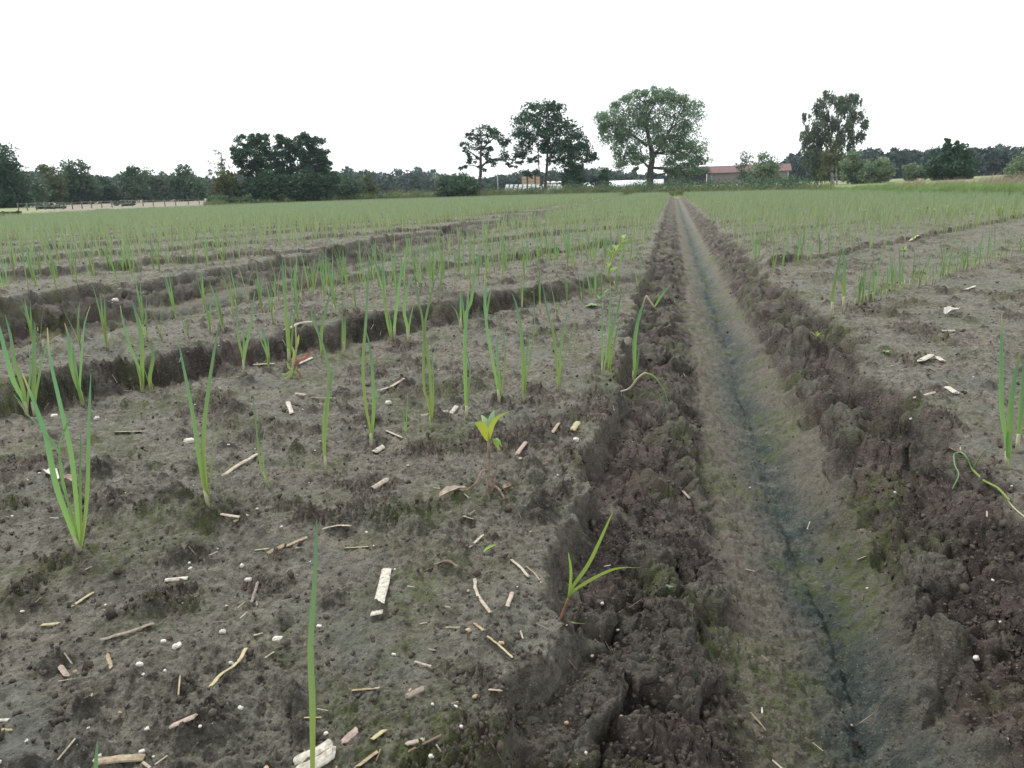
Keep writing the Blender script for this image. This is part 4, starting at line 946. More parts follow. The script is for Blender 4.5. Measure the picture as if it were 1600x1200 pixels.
# rows of white slanted hutches
for i, x in enumerate([791, 797.5, 804.5, 811.5, 818.5, 825.5, 832, 839, 846, 858, 865, 871, 877]):
    D = 112; b = frame(x, 294, D); m = D/F
    root = empty('calf_hutch', b, None, 'hutch', 'row of white hutches'); tag(root, f'white slanted hutch with a dark front, {ORD[i]} from the left of its row')
    u = unit([b[1], -b[0], 0]); n = unit([b[0], b[1], 0]); zt = zat(x, 288.2, D); zb = b[2]-.2
    w = 5.2*m; s = 1.9*m; mb = MB()
    P = lambda k, dn, z: [*(b+u*k+n*dn)[:2], z]
    f = [P(-w/2, 0, zb), P(w/2, 0, zb), P(w/2+s, .25, zt), P(-w/2+s+.4*m, .25, zt)]; k_ = [P(-w/2, 1.1, zb), P(w/2, 1.1, zb), P(w/2+s, .95, zt), P(-w/2+s+.4*m, .95, zt)]
    mb.add(f+k_, [(0, 1, 2, 3), (7, 6, 5, 4), (3, 2, 6, 7), (1, 5, 6, 2), (0, 3, 7, 4)]); mb.build('shell', M_WHITE, root, b, smooth=False)
    mb = MB(); mb.add([P(w/2+.03, .1, zb), P(w/2+.5*m+.03, .1, zb), P(w/2+s+.5*m, .3, zt-.25*m*6), P(w/2+s-.2*m+.03, .3, zt-.25*m*6), P(w/2+.03, .9, zb), P(w/2+.5*m+.03, .9, zb), P(w/2+s+.5*m, .85, zt-.25*m*6), P(w/2+s-.2*m+.03, .85, zt-.25*m*6)],
                      [(0, 1, 2, 3), (7, 6, 5, 4), (3, 2, 6, 7), (1, 5, 6, 2), (0, 3, 7, 4)]); mb.build('opening', M_DARKHOLE, root, b, smooth=False)
for i, (x, lab) in enumerate([(854.5, 'beige bin with a white domed top, nearest the two slim trunks'), (865, 'middle beige bin with a white domed top'), (875, 'beige bin with a white domed top, partly behind the dark tree')]):
    D = 122; b = frame(x, 290, D); m = D/F; zt = zat(x, 285.5, D)
    root = empty('domed_bin', b, lab, 'bin', 'domed bins')
    mb = MB(); tube(mb, [b-[0, 0, .3], [b[0], b[1], zt]], 4.2*m, 16); mb.build('body', M_CRATE, root, b)
    mb = MB(); P = [[b[0], b[1], zt+h*m] for h in (.0, .8, 1.6, 2.1, 2.4)]; tube(mb, P, np.array([4.8, 4.5, 3.4, 2.0, .3])*m, 16); mb.build('lid', M_WHITE, root, b)
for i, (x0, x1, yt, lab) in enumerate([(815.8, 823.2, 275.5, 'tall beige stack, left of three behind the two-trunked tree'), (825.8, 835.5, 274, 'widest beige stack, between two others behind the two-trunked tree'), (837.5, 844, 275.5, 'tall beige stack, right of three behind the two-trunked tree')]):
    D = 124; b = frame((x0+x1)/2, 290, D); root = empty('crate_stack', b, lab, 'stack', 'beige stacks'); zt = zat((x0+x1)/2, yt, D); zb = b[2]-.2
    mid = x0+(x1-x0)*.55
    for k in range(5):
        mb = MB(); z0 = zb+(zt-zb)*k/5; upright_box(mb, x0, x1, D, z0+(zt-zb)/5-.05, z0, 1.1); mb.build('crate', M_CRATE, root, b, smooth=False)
    mb = MB(); upright_box(mb, x1-.2, x1+.9, D+.1, zt-.1, zb, .6); mb.build('gap_shade_board', M_BLACKWOOD, root, b, smooth=False)  # dark board standing in for the shade in the gap beside each stack
b = frame(778, 297, 75); root = empty('slim_pole', b, 'slim pale pole left of the white hutches', 'pole')
mb = MB(); tube(mb, [b-[0, 0, .2], [b[0], b[1], zat(778, 273, 75)]], [.05, .04], 8); mb.build('shaft', M_POLE, root, b)
mb = MB(); box(mb, [b[0], b[1], zat(778, 273, 75)], .14, .14, .06); mb.build('cap', M_POLE, root, b, smooth=False)
# post and wire fence before the dry meadow, and the trough at its left end
fx = [28, 42, 56, 70, 84, 98, 113, 128, 143, 159, 175, 191, 207, 224, 240, 258, 275, 295, 312]
fr = empty('post_fence', frame(28, 324, 47), 'low wire fence of dark posts along the dry meadow', 'fence')
tops = []
for x in fx:
    D = np.interp(x, [28, 312], [46, 56]); b = frame(x, 322, D); hh = .42
    mb = MB(); tube(mb, [b-[0, 0, .15], b+[0, 0, hh]], [.032, .028], 6); mb.build('post', M_POST, fr, np.array(fr.location)); tops.append(b)
for hgt in (.18, .36):
    mb = MB(); tube(mb, np.array([t+[0, 0, hgt] for t in tops]), .006, 4); mb.build('wire', M_POLE, fr, np.array(fr.location))
b = frame(17, 334, 36); m = 36/F
root = empty('field_trough', b, 'low dark brown trough at the left edge of the field', 'trough')
u = unit([b[1], -b[0], 0]); rz = atan2(u[1], u[0])
mb = MB(); box(mb, b-[0, 0, .05], 23*m, .35, 4.5*m+.05, rz, taper=1.04); mb.build('body', M_RUST, root, b, smooth=False)
mb = MB()
for s in (-1, 1): box(mb, b+u*s*8*m+[0, 0, 4.5*m+.003], 3*m, .4, .03, rz)
mb.build('cross_bar', M_POST, root, b, smooth=False)
b0 = at_dist(1022, 290, 64); b1 = at_dist(1036, 290, 64)
fe = empty('rail_fence', frame(1022, 295, 64), 'short dark rail fence between the silvery trunk and the black barn', 'fence')
for x in (1024, 1030, 1036):
    b = frame(x, 293, 64); mb = MB(); tube(mb, [b-[0, 0, .1], [b[0], b[1], zat(x, 288.3, 64)]], .06, 6); mb.build('post', M_BARK, fe, np.array(fe.location))
mb = MB(); tube(mb, [[*frame(1018, 293, 63.9)[:2], zat(1018, 289, 63.9)], [*frame(1038, 293, 63.9)[:2], zat(1038, 288.6, 63.9)]], .05, 6); mb.build('rail', M_BARK, fe, np.array(fe.location))

# ------------------------------------------------------------------ verge vegetation
def verge(name, label, px0, px1, dr, hfun, n, mk, width, rs, group=None):
    mb = MB(); x = rs.uniform(px0, px1, n)
    azs = np.array([az_of(v) for v in np.linspace(px0, px1, 60)]); A = np.interp(x, np.linspace(px0, px1, 60), azs)
    R = edge_r(A) + rs.uniform(dr[0], dr[1], n)
    X = R*np.sin(A); Y = R*np.cos(A); Z = base_z(X, Y)
    cl = .55+.9*np.clip(fbm(X*.7, Y*.7, 3, 7)+.4, 0, 1)
    h = hfun(x)*cl*rs.uniform(.55, 1.15, n); a = rs.uniform(0, 2*pi, n); ln = h*rs.uniform(.05, .6, n); wd = width*rs.uniform(.6, 1.3, n)
    sx = np.cos(a+1.3)*wd/2; sy = np.sin(a+1.3)*wd/2; rows = []
    wind = .22*h
    for t, w in ((0, .7), (.5, 1), (1, .1)):
        c = np.stack([X+(np.cos(a)*ln+wind)*t**1.8, Y+np.sin(a)*ln*t**1.8, Z-.03+h*t*(1-.15*t)], 1)
        rows += [c+np.stack([sx*w, sy*w, 0*sx], 1), c-np.stack([sx*w, sy*w, 0*sx], 1)]
    V = np.stack(rows, 1).reshape(-1, 3); i0 = np.arange(n)*6
    q = np.concatenate([np.stack([i0+2*k, i0+2*k+1, i0+2*k+3, i0+2*k+2], 1) for k in range(2)])
    mb.add(V, q, att=(np.tile([0, 0, .5, .5, 1, 1], n)*.5+np.repeat(rs.uniform(0, .5, n), 6)))
    tag(mb.build(name, mk), label, 'grass', group, 'stuff')
rs = np.random.default_rng(77)
verge('verge_grass', 'bright green tall grass along the right-hand field edge', 1215, 1680, (.2, 5), lambda x: np.interp(x, [1215, 1300, 1450, 1680], [.18, .27, .31, .33]), 26000, M_GRASS, .014, rs)
verge('seeding_grass', 'reddish seeding grass behind the bright green verge', 1360, 1680, (4.5, 8), lambda x: np.interp(x, [1360, 1420, 1480, 1550, 1620], [.22, .34, .36, .46, .34]), 7000, M_SEED, .010, rs)
verge('rank_grass', 'rank olive grass and weeds along the far field edge', 315, 1300, (.1, 6), lambda x: np.interp(x, [315, 420, 620, 700, 900, 1100, 1300], [.4, .5, .65, .6, .6, .42, .35]), 30000, M_RANK, .030, rs)
verge('edge_grass', 'sparse grass along the left field edge below the fence', -30, 330, (.1, 4), lambda x: 0*x+.16, 9000, M_RANK, .020, rs)
# brambles and nettles along the far edge: one tangled band
mb = MB(); k = 900; x = rs.uniform(520, 1265, k); A = np.array([az_of(v) for v in x]); R = edge_r(A)+rs.uniform(1, 6, k)
X = R*np.sin(A); Y = R*np.cos(A); hh = np.interp(x, [520, 700, 900, 1040, 1265], [.5, .45, .55, .5, .45])*(0.6+.8*np.clip(fbm(x*.05, x*0, 3, 5)+.5, 0, 1))
cen = np.stack([X, Y, base_z(X, Y)+hh*rs.uniform(.1, 1, k)], 1)
leaf_cloud(mb, cen, np.full((k, 3), .22), 26, .055, rs)
tag(mb.build('bramble_tangle', M_CR['mid']), 'tangled dark brambles along the far field edge under the trees', 'brambles', None, 'stuff')

# ------------------------------------------------------------------ uprooted leeks and weeds
def px_path(px, z_off=.006):
    """points lying on the soil under the pixels"""
    P = hits(px); P[:, 2] += z_off; return P
def up_path(base, px, depth=0.0):
    out = [np.asarray(base, float)]
    for i, p in enumerate(px):
        q = on_plane(p[0], p[1], base); out.append(q+(q-EYE)*depth*(i+1)/len(px))
    return out
def wpx(w, P): return w/F*np.linalg.norm(np.asarray(P)-EYE)
def prof(n, a=.6, b=.1): return np.interp(np.linspace(0, 1, n), [0, .2, .5, .8, 1], [a, .9, 1, .7, b])

p0 = hits([(970, 612)])[0]
t = empty('uprooted_leek', p0, 'bent leek with a white base hanging out of the broken rut edge', 'leek', 'uprooted leeks')
P = bez(up_path(p0, [(984, 607), (997, 591), (1008, 583)], -.02), 12); mb = MB(); tube(mb, P, wpx(2.1, p0)*np.linspace(.8, 1, 12), 8); mb.build('stem', M_STEM, t, p0)
P1 = bez(up_path(P[-1], [(1021, 588), (1034, 604), (1041, 620), (1045, 634)], -.02), 14); mb = MB(); tube(mb, P1, wpx(1.9, p0)*np.linspace(1, .3, 14), 8, np.linspace(.1, .9, 14)); mb.build('leaf', M_LEEK, t, p0)
P2 = bez(up_path(P1[7], [(1038, 618), (1037, 640), (1035, 662)], -.01), 10); mb = MB(); tube(mb, P2, wpx(1.2, p0)*np.linspace(1, .3, 10), 6, .8); mb.build('leaf', M_LEEK, t, p0)
mb = MB()
for k in range(4): tube(mb, bez(up_path(p0, [(972+k*2, 622), (974+k*2.5, 634+k*3)], .004*k), 6), .0009, 4)
mb.build('roots', M_STRAW['pale'], t, p0)

Pp = px_path([(1576, 788), (1556, 767), (1539, 759), (1519, 740)], .008)
t = empty('uprooted_leek', Pp[0], 'uprooted leek lying on the mud with a hooked leaf, beside pale dead leaves', 'leek', 'uprooted leeks')
mb = MB(); tube(mb, bez(Pp, 14), wpx(1.9, Pp[0])*np.linspace(.8, 1, 14), 8, .05); mb.build('stem', M_LEEK, t, Pp[0])
Q = bez(np.vstack([Pp[-2:], px_path([(1508, 728), (1497, 720), (1489, 724), (1490, 741), (1496, 757), (1486, 779)], .02)]), 26); mb = MB(); tube(mb, Q, wpx(1.6, Pp[0])*np.linspace(1, .45, 26), 8, np.linspace(.4, .7, 26)); mb.build('leaf', M_LEEK, t, Pp[0])
Q = bez(np.vstack([Pp[-1:], px_path([(1534, 728), (1553, 721)], .03)]), 12); mb = MB(); tube(mb, Q, wpx(1.3, Pp[0])*np.linspace(1, .3, 12), 8, .6); mb.build('leaf', M_LEEK, t, Pp[0])
Q = bez(px_path([(1574, 787), (1585, 800), (1606, 818)], .006), 10); mb = MB(); tube(mb, Q, wpx(1.1, Pp[0])*np.linspace(.6, 1, 10), 6); mb.build('root_shoot', M_STEM, t, Pp[0])

p0 = hits([(1022, 481)])[0]
t = empty('uprooted_leek', p0, 'small uprooted leek with dry pale roots on the rut wall', 'leek', 'uprooted leeks')
for px, w in (([(1033, 463), (1047, 445)], 5), ([(1035, 481), (1050, 478)], 4)):
    mb = MB(); leaf_px(mb, p0, px, w, -.01); mb.build('leaf', M_LEEK, t, p0)
mb = MB(); tube(mb, bez(up_path(p0, [(1016, 472), (1009, 462)]), 8), wpx(2.2, p0), 6); tube(mb, bez(up_path(p0, [(1030, 488), (1040, 496)]), 6), wpx(1.2, p0), 5); mb.build('roots', M_STRAW['pale'], t, p0)

# grass seedling growing out of the near wall of the rut
p0 = hits([(876, 968)])[0]
t = empty('grass_seedling', p0, 'bright yellow-green grass seedling with three blades and a red base on the rut wall', 'seedling')
st = bez(up_path(p0, [(882, 950), (888, 934)]), 8); mb = MB(); tube(mb, st, wpx(2.1, p0)*np.linspace(1, .7, 8), 8); mb.build('stem', M_REDSTEM, t, p0)
for px, w in (([(896, 915), (922, 877), (957, 801)], 8), ([(897, 922), (935, 899), (967, 887), (1001, 887)], 7.5), ([(891, 915), (892, 890), (888, 863)], 6.5)):
    mb = MB(); leaf_px(mb, st[-1], px, w, random.uniform(-.06, .02), fold=.3, n=16); mb.build('leaf', M_GRASSY, t, p0)

# broad-leaved weed with brown stems
p0 = hits([(766, 772)])[0]
t = empty('broad_leaved_weed', p0, 'dying weed with yellow-green spotted leaves on tall brown stems', 'weed')
main = bez(up_path(p0, [(763, 745), (764, 715), (763, 690)]), 10); mb = MB(); tube(mb, main, wpx(2.6, p0)*np.linspace(1, .8, 10), 8); mb.build('stem', M_DEADSTEM, t, p0)
s2 = bez(up_path(main[4], [(754, 735), (746, 752), (732, 764), (724, 766)], -.01), 10); mb = MB(); tube(mb, s2, wpx(1.8, p0)*np.linspace(1, .6, 10), 7); mb.build('stem', M_DEADSTEM, t, p0)
s3 = bez(up_path(p0+np.array([.006, .004, 0]), [(775, 735), (779, 712), (780, 703)]), 9); mb = MB(); tube(mb, s3, wpx(1.5, p0)*np.linspace(1, .5, 9), 7); mb.build('stem', M_DEADSTEM, t, p0)
s4 = bez(up_path(p0, [(774, 760), (783, 770), (788, 780)], -.02), 8); mb = MB(); tube(mb, s4, wpx(2.5, p0)*np.linspace(1, .7, 8), 7); mb.build('stem', M_DEADSTEM, t, p0)
def broad(base, px, w, mk, depth, fold=.25, n=9, name='leaf', seed=0):
    rs_ = np.random.default_rng(seed+int(px[0][0])); path = bez(up_path(base, px, depth), n); d = unit([base[0], base[1], 0])
    mb = MB(); W = wpx(w, base)*np.interp(np.linspace(0, 1, n), [0, .2, .5, .8, 1], [.25, .8, 1, .7, .08])*rs_.uniform(.9, 1.1, n)
    strip(mb, path, W, unit(np.cross(d, [0, 0, 1])+.4*d*rs_.uniform(-1, 1)), fold); mb.build(name, mk, t, base_of)
base_of = p0
broad(main[-1], [(756, 672), (747, 661), (733, 662)], 15, M_YELLOW, -.04)
broad(main[-1], [(759, 668), (757, 655), (752, 648)], 11, M_PALEGREEN, .03)
broad(main[-1], [(766, 665), (769, 650), (772, 641)], 12, M_PALEGREEN, .02)
broad(main[-1], [(768, 668), (778, 653), (790, 646), (802, 641)], 10, M_YELLOW, -.03)
broad(s3[-1], [(772, 686), (779, 690), (784, 698)], 8, M_WEED, -.02)
def crumpled(px, w, mk, seed, label=None, cat=None, group=None, parent=None, name='dead_leaf', lift=.006):
    """a dry curled leaf lying on the soil"""
    rs_ = np.random.default_rng(seed); P = bez(px_path(px, lift), 9); k = 7; W = wpx(w, P[0]); tan = unit(P[-1]-P[0]); sd_ = unit(np.cross(tan, [0, 0, 1]))
    V = []
    for i in range(9):
        wv = W*np.interp(i/8, [0, .25, .6, 1], [.35, 1, .9, .2])
        for j in range(k):
            s_ = j/(k-1)*2-1; V.append(P[i]+sd_*wv*.5*s_+np.array([0, 0, wv*(.35*s_*s_+rs_.normal(0, .07))]))
    mb = MB(); mb.add(V, grid_quads(9, k))
    o = mb.build(name, mk, parent, base_of if parent else P[0])
    if not parent: tag(o, label, cat, group)
    return o
crumpled([(687, 780), (707, 772), (728, 766)], 17, M_DEADLEAF, 3, parent=t)
crumpled([(783, 770), (800, 764), (806, 770)], 13, M_DEADSTEM, 4, parent=t)
# reddish weed
p0 = hits([(455, 592)])[0]; base_of = p0
t = empty('reddish_weed', p0, 'spindly yellow-green weed with a red leaf before the dark bank', 'weed')
st = bez(up_path(p0, [(458, 570), (463, 545), (462, 515), (462, 508)]), 12); mb = MB(); tube(mb, st, wpx(2, p0)*np.linspace(1, .5, 12), 6); mb.build('stem', M_STEM, t, p0)
for px, w, mk in (([(468, 562), (478, 557), (486, 546)], 7, M_RED), ([(460, 555), (456, 540)], 5, M_YELLOW), ([(452, 575), (448, 565)], 4, M_WEED), ([(465, 580), (471, 590)], 3, M_RED), ([(446, 584), (436, 583)], 3, M_WEED), ([(466, 530), (467, 522)], 4, M_YELLOW), ([(460, 585), (464, 572)], 4, M_WEED), ([(448, 592), (435, 597)], 3, M_WEED)):
    broad(st[2] if px[0][1] > 540 else st[6], px, w, mk, random.uniform(-.02, .02))
# taller yellow-green weed by the rut
p0 = hits([(950, 440)])[0]; base_of = p0
t = empty('leafy_weed', p0, 'tall yellow-green leafy weed leaning to the rut between leeks', 'weed')
st = bez(up_path(p0, [(953, 415), (962, 395), (975, 372)]), 10); mb = MB(); tube(mb, st, wpx(1.8, p0)*np.linspace(1, .6, 10), 6); mb.build('stem', M_WEED, t, p0)
for k, px, w in ((5, [(955, 392), (950, 402)], 8), (6, [(965, 388), (960, 383), (956, 384)], 8), (7, [(968, 382), (976, 386)], 7), (9, [(974, 368), (978, 366)], 6), (8, [(978, 374), (980, 380)], 6), (3, [(952, 412), (949, 420)], 7), (2, [(962, 418), (968, 419)], 6)):
    broad(st[k], px, w, M_WEED, random.uniform(-.03, .03))
def rosette(pxy, n, lpx, w, mk, label, name='small_weed', up=.5, cat='weed', group=None, stem=0):
    global t, base_of
    b = hits([pxy])[0]; base_of = b; t = empty(name, b, label, cat, group); sc = np.linalg.norm(b-EYE)/F; rs_ = np.random.default_rng(int(pxy[0]*7))
    top = b+np.array([0, 0, stem*sc])
    mb = MB(); tube(mb, [b-[0, 0, .005], (b+top)/2+rs_.normal(0, 1, 3)*sc*.4, top+[0, 0, .002]], .9*sc, 5); mb.build('stem', mk, t, b)
    for k in range(n):
        a = k*2.4+rs_.uniform(-.3, .3); L = lpx*sc*rs_.uniform(.7, 1.1); s_ = np.linspace(0, 1, 6)
        P = np.stack([top[0]+cos(a)*L*s_, top[1]+sin(a)*L*s_, top[2]+L*(up*rs_.uniform(.6, 1.3)*s_-.35*s_**2)], 1)
        mb = MB(); strip(mb, P, w*sc*np.array([.3, .8, 1, .95, .6, .08]), (-sin(a), cos(a), 0), .2); mb.build('leaf', mk, t, b)
rosette((925, 478), 9, 14, 6, M_PALEGREEN, 'flat pale green rosette weed on the bed near the rut')
rosette((332, 386), 8, 6, 5, M_YELLOW, 'small bright yellow weed standing among the rows on the left', stem=8)
rosette((1412, 402), 10, 9, 3, M_WEED, 'feathery light green seedling on the right bed', name='ferny_seedling', stem=8, cat='seedling', up=.9)
rosette((1384, 552), 4, 7, 5, M_WEED, 'tiny bright green two-leaved sprout on the right bed', name='sprout', stem=2, cat='seedling')
rosette((1275, 530), 5, 12, 3, M_GRASSY, 'small green tuft on the right lip of the rut', name='grass_tuft', stem=3, cat='grass tuft', up=1.2)
rosette((938, 470), 6, 18, 4, M_LEEK, 'bushy low green tuft at the bank foot near the rut', name='grass_tuft', stem=1, cat='grass tuft', up=1.2)
for i, (x, y) in enumerate([(1418, 340), (1430, 336), (1448, 334), (1460, 337), (1475, 332), (1492, 335), (1512, 333), (1560, 336), (1586, 340), (1350, 338)]):
    rosette((x, y), 10, 9, 5.5, M_YELLOW, 'bright yellow weed standing among the leek rows at far right', name='yellow_weed', stem=7, group='yellow weeds at far right')

# ------------------------------------------------------------------ straw, stalks and stones on the soil
def straw(P, w, mk, label, group, name='straw_piece', flat=.45, seed=0, cat='straw', hollow=False):
    """a broken piece of stalk: flattened, slightly bent, with ragged ends"""
    rs_ = np.random.default_rng(seed); P = np.asarray(P); n = 9 if len(P) > 2 else 4; k = 8
    path = bez(P, n); L = np.linalg.norm(path[-1]-path[0]); path[1:-1] += rs_.normal(0, L*.005, (n-2, 3))
    gz = ground(path[:, 0], path[:, 1]); path[:, 2] += np.clip(np.max(gz-path[:, 2])+w*.12, 0, .012)
    tan = unit(path[-1]-path[0]); sd_ = unit(np.cross(tan, [0, 0, 1])+.35*rs_.normal(0, 1)*np.array([0, 0, 1])); up_ = np.cross(sd_, tan)
    th = np.linspace(0, 2*pi, k, endpoint=False); V = []
    for i in range(n):
        r_ = w*.42*rs_.uniform(.93, 1.05)
        for q in th:
            j = rs_.uniform(-1, 1)*w*.3 if i in (0, n-1) else 0
            V.append(path[i]+sd_*cos(q)*r_+up_*sin(q)*r_*flat*(1 if sin(q) > 0 else .6)+tan*j)
    mb = MB(); i, j = np.meshgrid(np.arange(n-1), np.arange(k), indexing='ij'); j2 = (j+1) % k
    mb.add(V, np.stack([i*k+j, i*k+j2, (i+1)*k+j2, (i+1)*k+j], -1).reshape(-1, 4), [(0, a+1, a) for a in range(1, k-1)]+[((n-1)*k, (n-1)*k+a, (n-1)*k+a+1) for a in range(1, k-1)])
    o = mb.build(name, mk, None, path[0], smooth=False); tag(o, label, cat, group); return o
STRAW = [
 ([(180, 678), (228, 677)], 8, 'tan', 'flat tan stalk piece lying crosswise below the left end of the bank'),
 ([(350, 745), (376, 727), (402, 712)], 8, 'pale', 'pale grey slanting stick beside the thin bent leek'),
 ([(586, 709), (599, 701)], 13, 'white', 'short square white straw chip under the tall fifth leek'),
 ([(583, 768), (606, 754)], 9, 'pale', 'short pale straw piece between the fourth leek and the brown-stemmed weed'),
 ([(418, 867), (444, 854)], 9, 'tan', 'tan stalk piece lower left of a thinner one in line with it'),
 ([(449, 855), (480, 842)], 7, 'tan', 'thin tan stalk piece in line with the thicker one at its left'),
 ([(400, 861), (421, 859)], 5, 'yellow', 'small yellowish sliver just left of the two tan stalk pieces'),
 ([(346, 805), (374, 809)], 7, 'pale', 'pale stalk propped on a small clod below the second leek'),
 ([(367, 819), (388, 809)], 6, 'yellow', 'yellowish sliver beside the propped stalk below the second leek'),
 ([(589, 962), (604, 895)], 21, 'white', 'big flat white piece of stalk standing out in the near bed'),
 ([(462, 1194), (492, 1181), (517, 1165)], 19, 'white', 'upper half of the very big split white stalk at the lower edge'),
 ([(468, 1208), (498, 1195), (523, 1178)], 19, 'white', 'lower half of the very big split white stalk at the lower edge'),
 ([(538, 1163), (556, 1146)], 15, 'pink', 'pale broken stalk end just right of the very big white stalk'),
 ([(557, 1202), (588, 1179)], 14, 'tan', 'tan stalk cut by the lower edge, right of the very big white stalk'),
 ([(160, 1004), (200, 993), (240, 979)], 8, 'mauve', 'long brownish twig with a pale end in the near left corner area'),
 ([(258, 908), (292, 905)], 7, 'white', 'clean white straw stub lying level in the near bed'),
 ([(114, 950), (130, 939), (146, 929)], 6, 'yellow', 'split yellowish straw left of the white level stub'),
 ([(329, 1085), (350, 1062), (372, 1048), (385, 1024)], 9, 'yellow', 'long twisted yellow leaf strip in the near bed'),
 ([(270, 1143), (306, 1128)], 11, 'pink', 'pinkish tan stalk piece below the twisted yellow strip'),
 ([(550, 1080), (592, 1076)], 6, 'tan', 'thin level tan straw right of the nearest leek leaf'),
 ([(637, 1093), (662, 1080)], 12, 'mauve', 'mauve grey stalk stub right of the thin level straw'),
 ([(635, 1164), (664, 1157)], 9, 'pink', 'tan stalk piece near the lower edge, close to the rut lip'),
 ([(583, 1157), (601, 1144)], 12, 'yellow', 'yellowish husk flake right of the very big white stalk'),
 ([(742, 908), (745, 930), (756, 946), (766, 960)], 6, 'pale', 'curved pale split straw near the rut lip'),
 ([(800, 879), (812, 889), (826, 905)], 6, 'pale', 'pale straw at the rut lip with a thin root beside it'),
 ([(822, 887), (834, 897), (846, 913)], 3, 'tan', 'thin tan root next to the pale straw at the rut lip'),
 ([(793, 951), (800, 930)], 8, 'pale', 'upright pale straw stub right of the curved split straw'),
 ([(762, 1005), (782, 1020), (801, 1038)], 4, 'yellow', 'thin yellowish root slanting down at the rut lip'),
 ([(808, 711), (822, 692)], 9, 'pink', 'pinkish grey straw stub right of the brown-stemmed weed'),
 ([(863, 679), (873, 664)], 7, 'tan', 'small tan straw left of the bright cut stub'),
 ([(894, 674), (904, 662)], 11, 'yellow', 'bright cut stalk stub near the rut lip below the twelfth leek'),
 ([(735, 856), (754, 838)], 7, 'pale', 'pale straw under the dead leaves of the brown-stemmed weed'),
 ([(725, 812), (741, 803)], 8, 'mauve', 'greyish straw flake below the brown-stemmed weed'),
 ([(592, 612), (606, 608), (618, 602), (630, 594)], 9, 'pale', 'forked pale twig behind the fifth leek'),
 ([(450, 630), (456, 648)], 8, 'white', 'short upright white straw between the two halves of the front row'),
 ([(462, 616), (478, 618)], 5, 'pale', 'tiny level pale straw above the short upright white one'),
 ([(487, 622), (524, 623)], 4, 'tan', 'thin dark-ended level straw behind the fourth leek'),
 ([(660, 651), (700, 644)], 7, 'pale', 'pale straw lying across the foot of the sixth leek'),
 ([(705, 647), (714, 636)], 8, 'white', 'short white straw stub between the sixth leek and the broad bright one'),
 ([(603, 675), (628, 686)], 6, 'pale', 'pale slanting straw right of the fifth leek'),
 ([(465, 570), (488, 560)], 6, 'white', 'white straw right of the reddish weed'),
 ([(396, 573), (430, 571)], 6, 'yellow', 'yellowish level straw left of the reddish weed'),
 ([(446, 518), (470, 507), (490, 505)], 7, 'pale', 'pale curved straw on the crest of the dark bank'),
 ([(150, 1194), (188, 1189), (226, 1187)], 13, 'tan', 'long tan frayed straw at the lower edge beside a leek tip'),
 ([(1426, 630), (1460, 621)], 5, 'pale', 'thin pale straw on the right bed left of the large leek'),
 ([(1438, 570), (1454, 561)], 13, 'white', 'white broken flakes on the right bed above the thin straw'),
 ([(1464, 560), (1473, 566)], 9, 'white', 'square white flake right of the white broken flakes'),
 ([(1472, 518), (1492, 518)], 5, 'pale', 'level pale straw below the crumpled white scrap'),
 ([(1508, 455), (1522, 449)], 7, 'white', 'bright straw on the right bed behind the crumpled white scrap'),
 ([(1480, 607), (1494, 616)], 9, 'white', 'short pale straw left of the large leek on the right bed'),
 ([(1422, 378), (1434, 370)], 5, 'white', 'pale straw beside the feathery seedling on the right bed'),
 ([(394, 945), (403, 914)], 5, 'mauve', 'thin brown upright twig in the middle of the near bed'),
 ([(66, 978), (92, 976)], 7, 'yellow', 'small level yellowish straw near the left edge'),
 ([(95, 1044), (105, 1058)], 10, 'pink', 'pinkish husk near the left edge of the near bed'),
 ([(168, 1024), (174, 1046)], 6, 'tan', 'small tan straw right of the pinkish husk'),
 ([(540, 858), (577, 856)], 6, 'yellow', 'level yellowish straw right of the nearest leek leaf tip'),
 ([(505, 831), (530, 825), (548, 826)], 7, 'pale', 'pale split straw just above the nearest leek leaf tip'),
 ([(-8, 1127), (13, 1126)], 5, 'white', 'pale straw cut by the left edge near the lower corner'),
 ([(680, 890), (700, 884), (715, 893)], 7, 'brown', 'rusty brown curled stalk on a clod near the rut lip'),
 ([(755, 986), (742, 975)], 6, 'tan', 'tan sliver left of the slanting yellowish root'),
 ([(690, 1165), (640, 1190)], 4, 'brown', 'thin dark root near the lower edge'),
 ([(1067, 770), (1076, 780)], 9, 'pink', 'pinkish dry flake on the left edge of the rut floor'),
 ([(1190, 1026), (1200, 1034)], 5, 'brown', 'dark twig lying on the rut floor'),
]
for i, (px, w, m_, lab) in enumerate(STRAW):
    P = hits(px); W = wpx(w, P[0]); P[:, 2] += W*.22
    straw(P, W, M_STRAW[m_], lab, 'straw pieces', seed=i, flat=.38 if w < 19 else .26)
crumpled([(1470, 712), (1484, 709), (1502, 716)], 15, M_STRAW['pink'], 8, 'pinkish brown curled dead leaves beside the uprooted leek', 'dead leaf', lift=.01)
crumpled([(1477, 494), (1487, 490), (1498, 486)], 15, M_STONE, 9, 'crumpled white scrap standing out on the right bed', 'scrap', name='white_scrap', lift=.01)
crumpled([(74, 738), (84, 746), (92, 752)], 14, M_STONE, 10, 'white papery scrap behind the big first leek', 'scrap', name='white_scrap')
crumpled([(98, 748), (108, 752), (117, 757)], 12, M_STRAW['pink'], 11, 'pinkish papery scrap right of the white one behind the first leek', 'scrap', name='white_scrap')
crumpled([(756, 868), (764, 862), (775, 857)], 7, M_WEED, 12, 'fresh green leaf fragment below the brown-stemmed weed', 'leaf', name='leaf_fragment')
crumpled([(885, 977), (898, 980), (914, 981)], 5, M_WEED, 13, 'pale green leaf fragment on the clod under the grass seedling', 'leaf', name='leaf_fragment')
crumpled([(1040, 920), (1046, 923), (1052, 922)], 6, M_PALEGREEN, 14, 'small pale green leaf fragment on the left side of the rut', 'leaf', name='leaf_fragment')

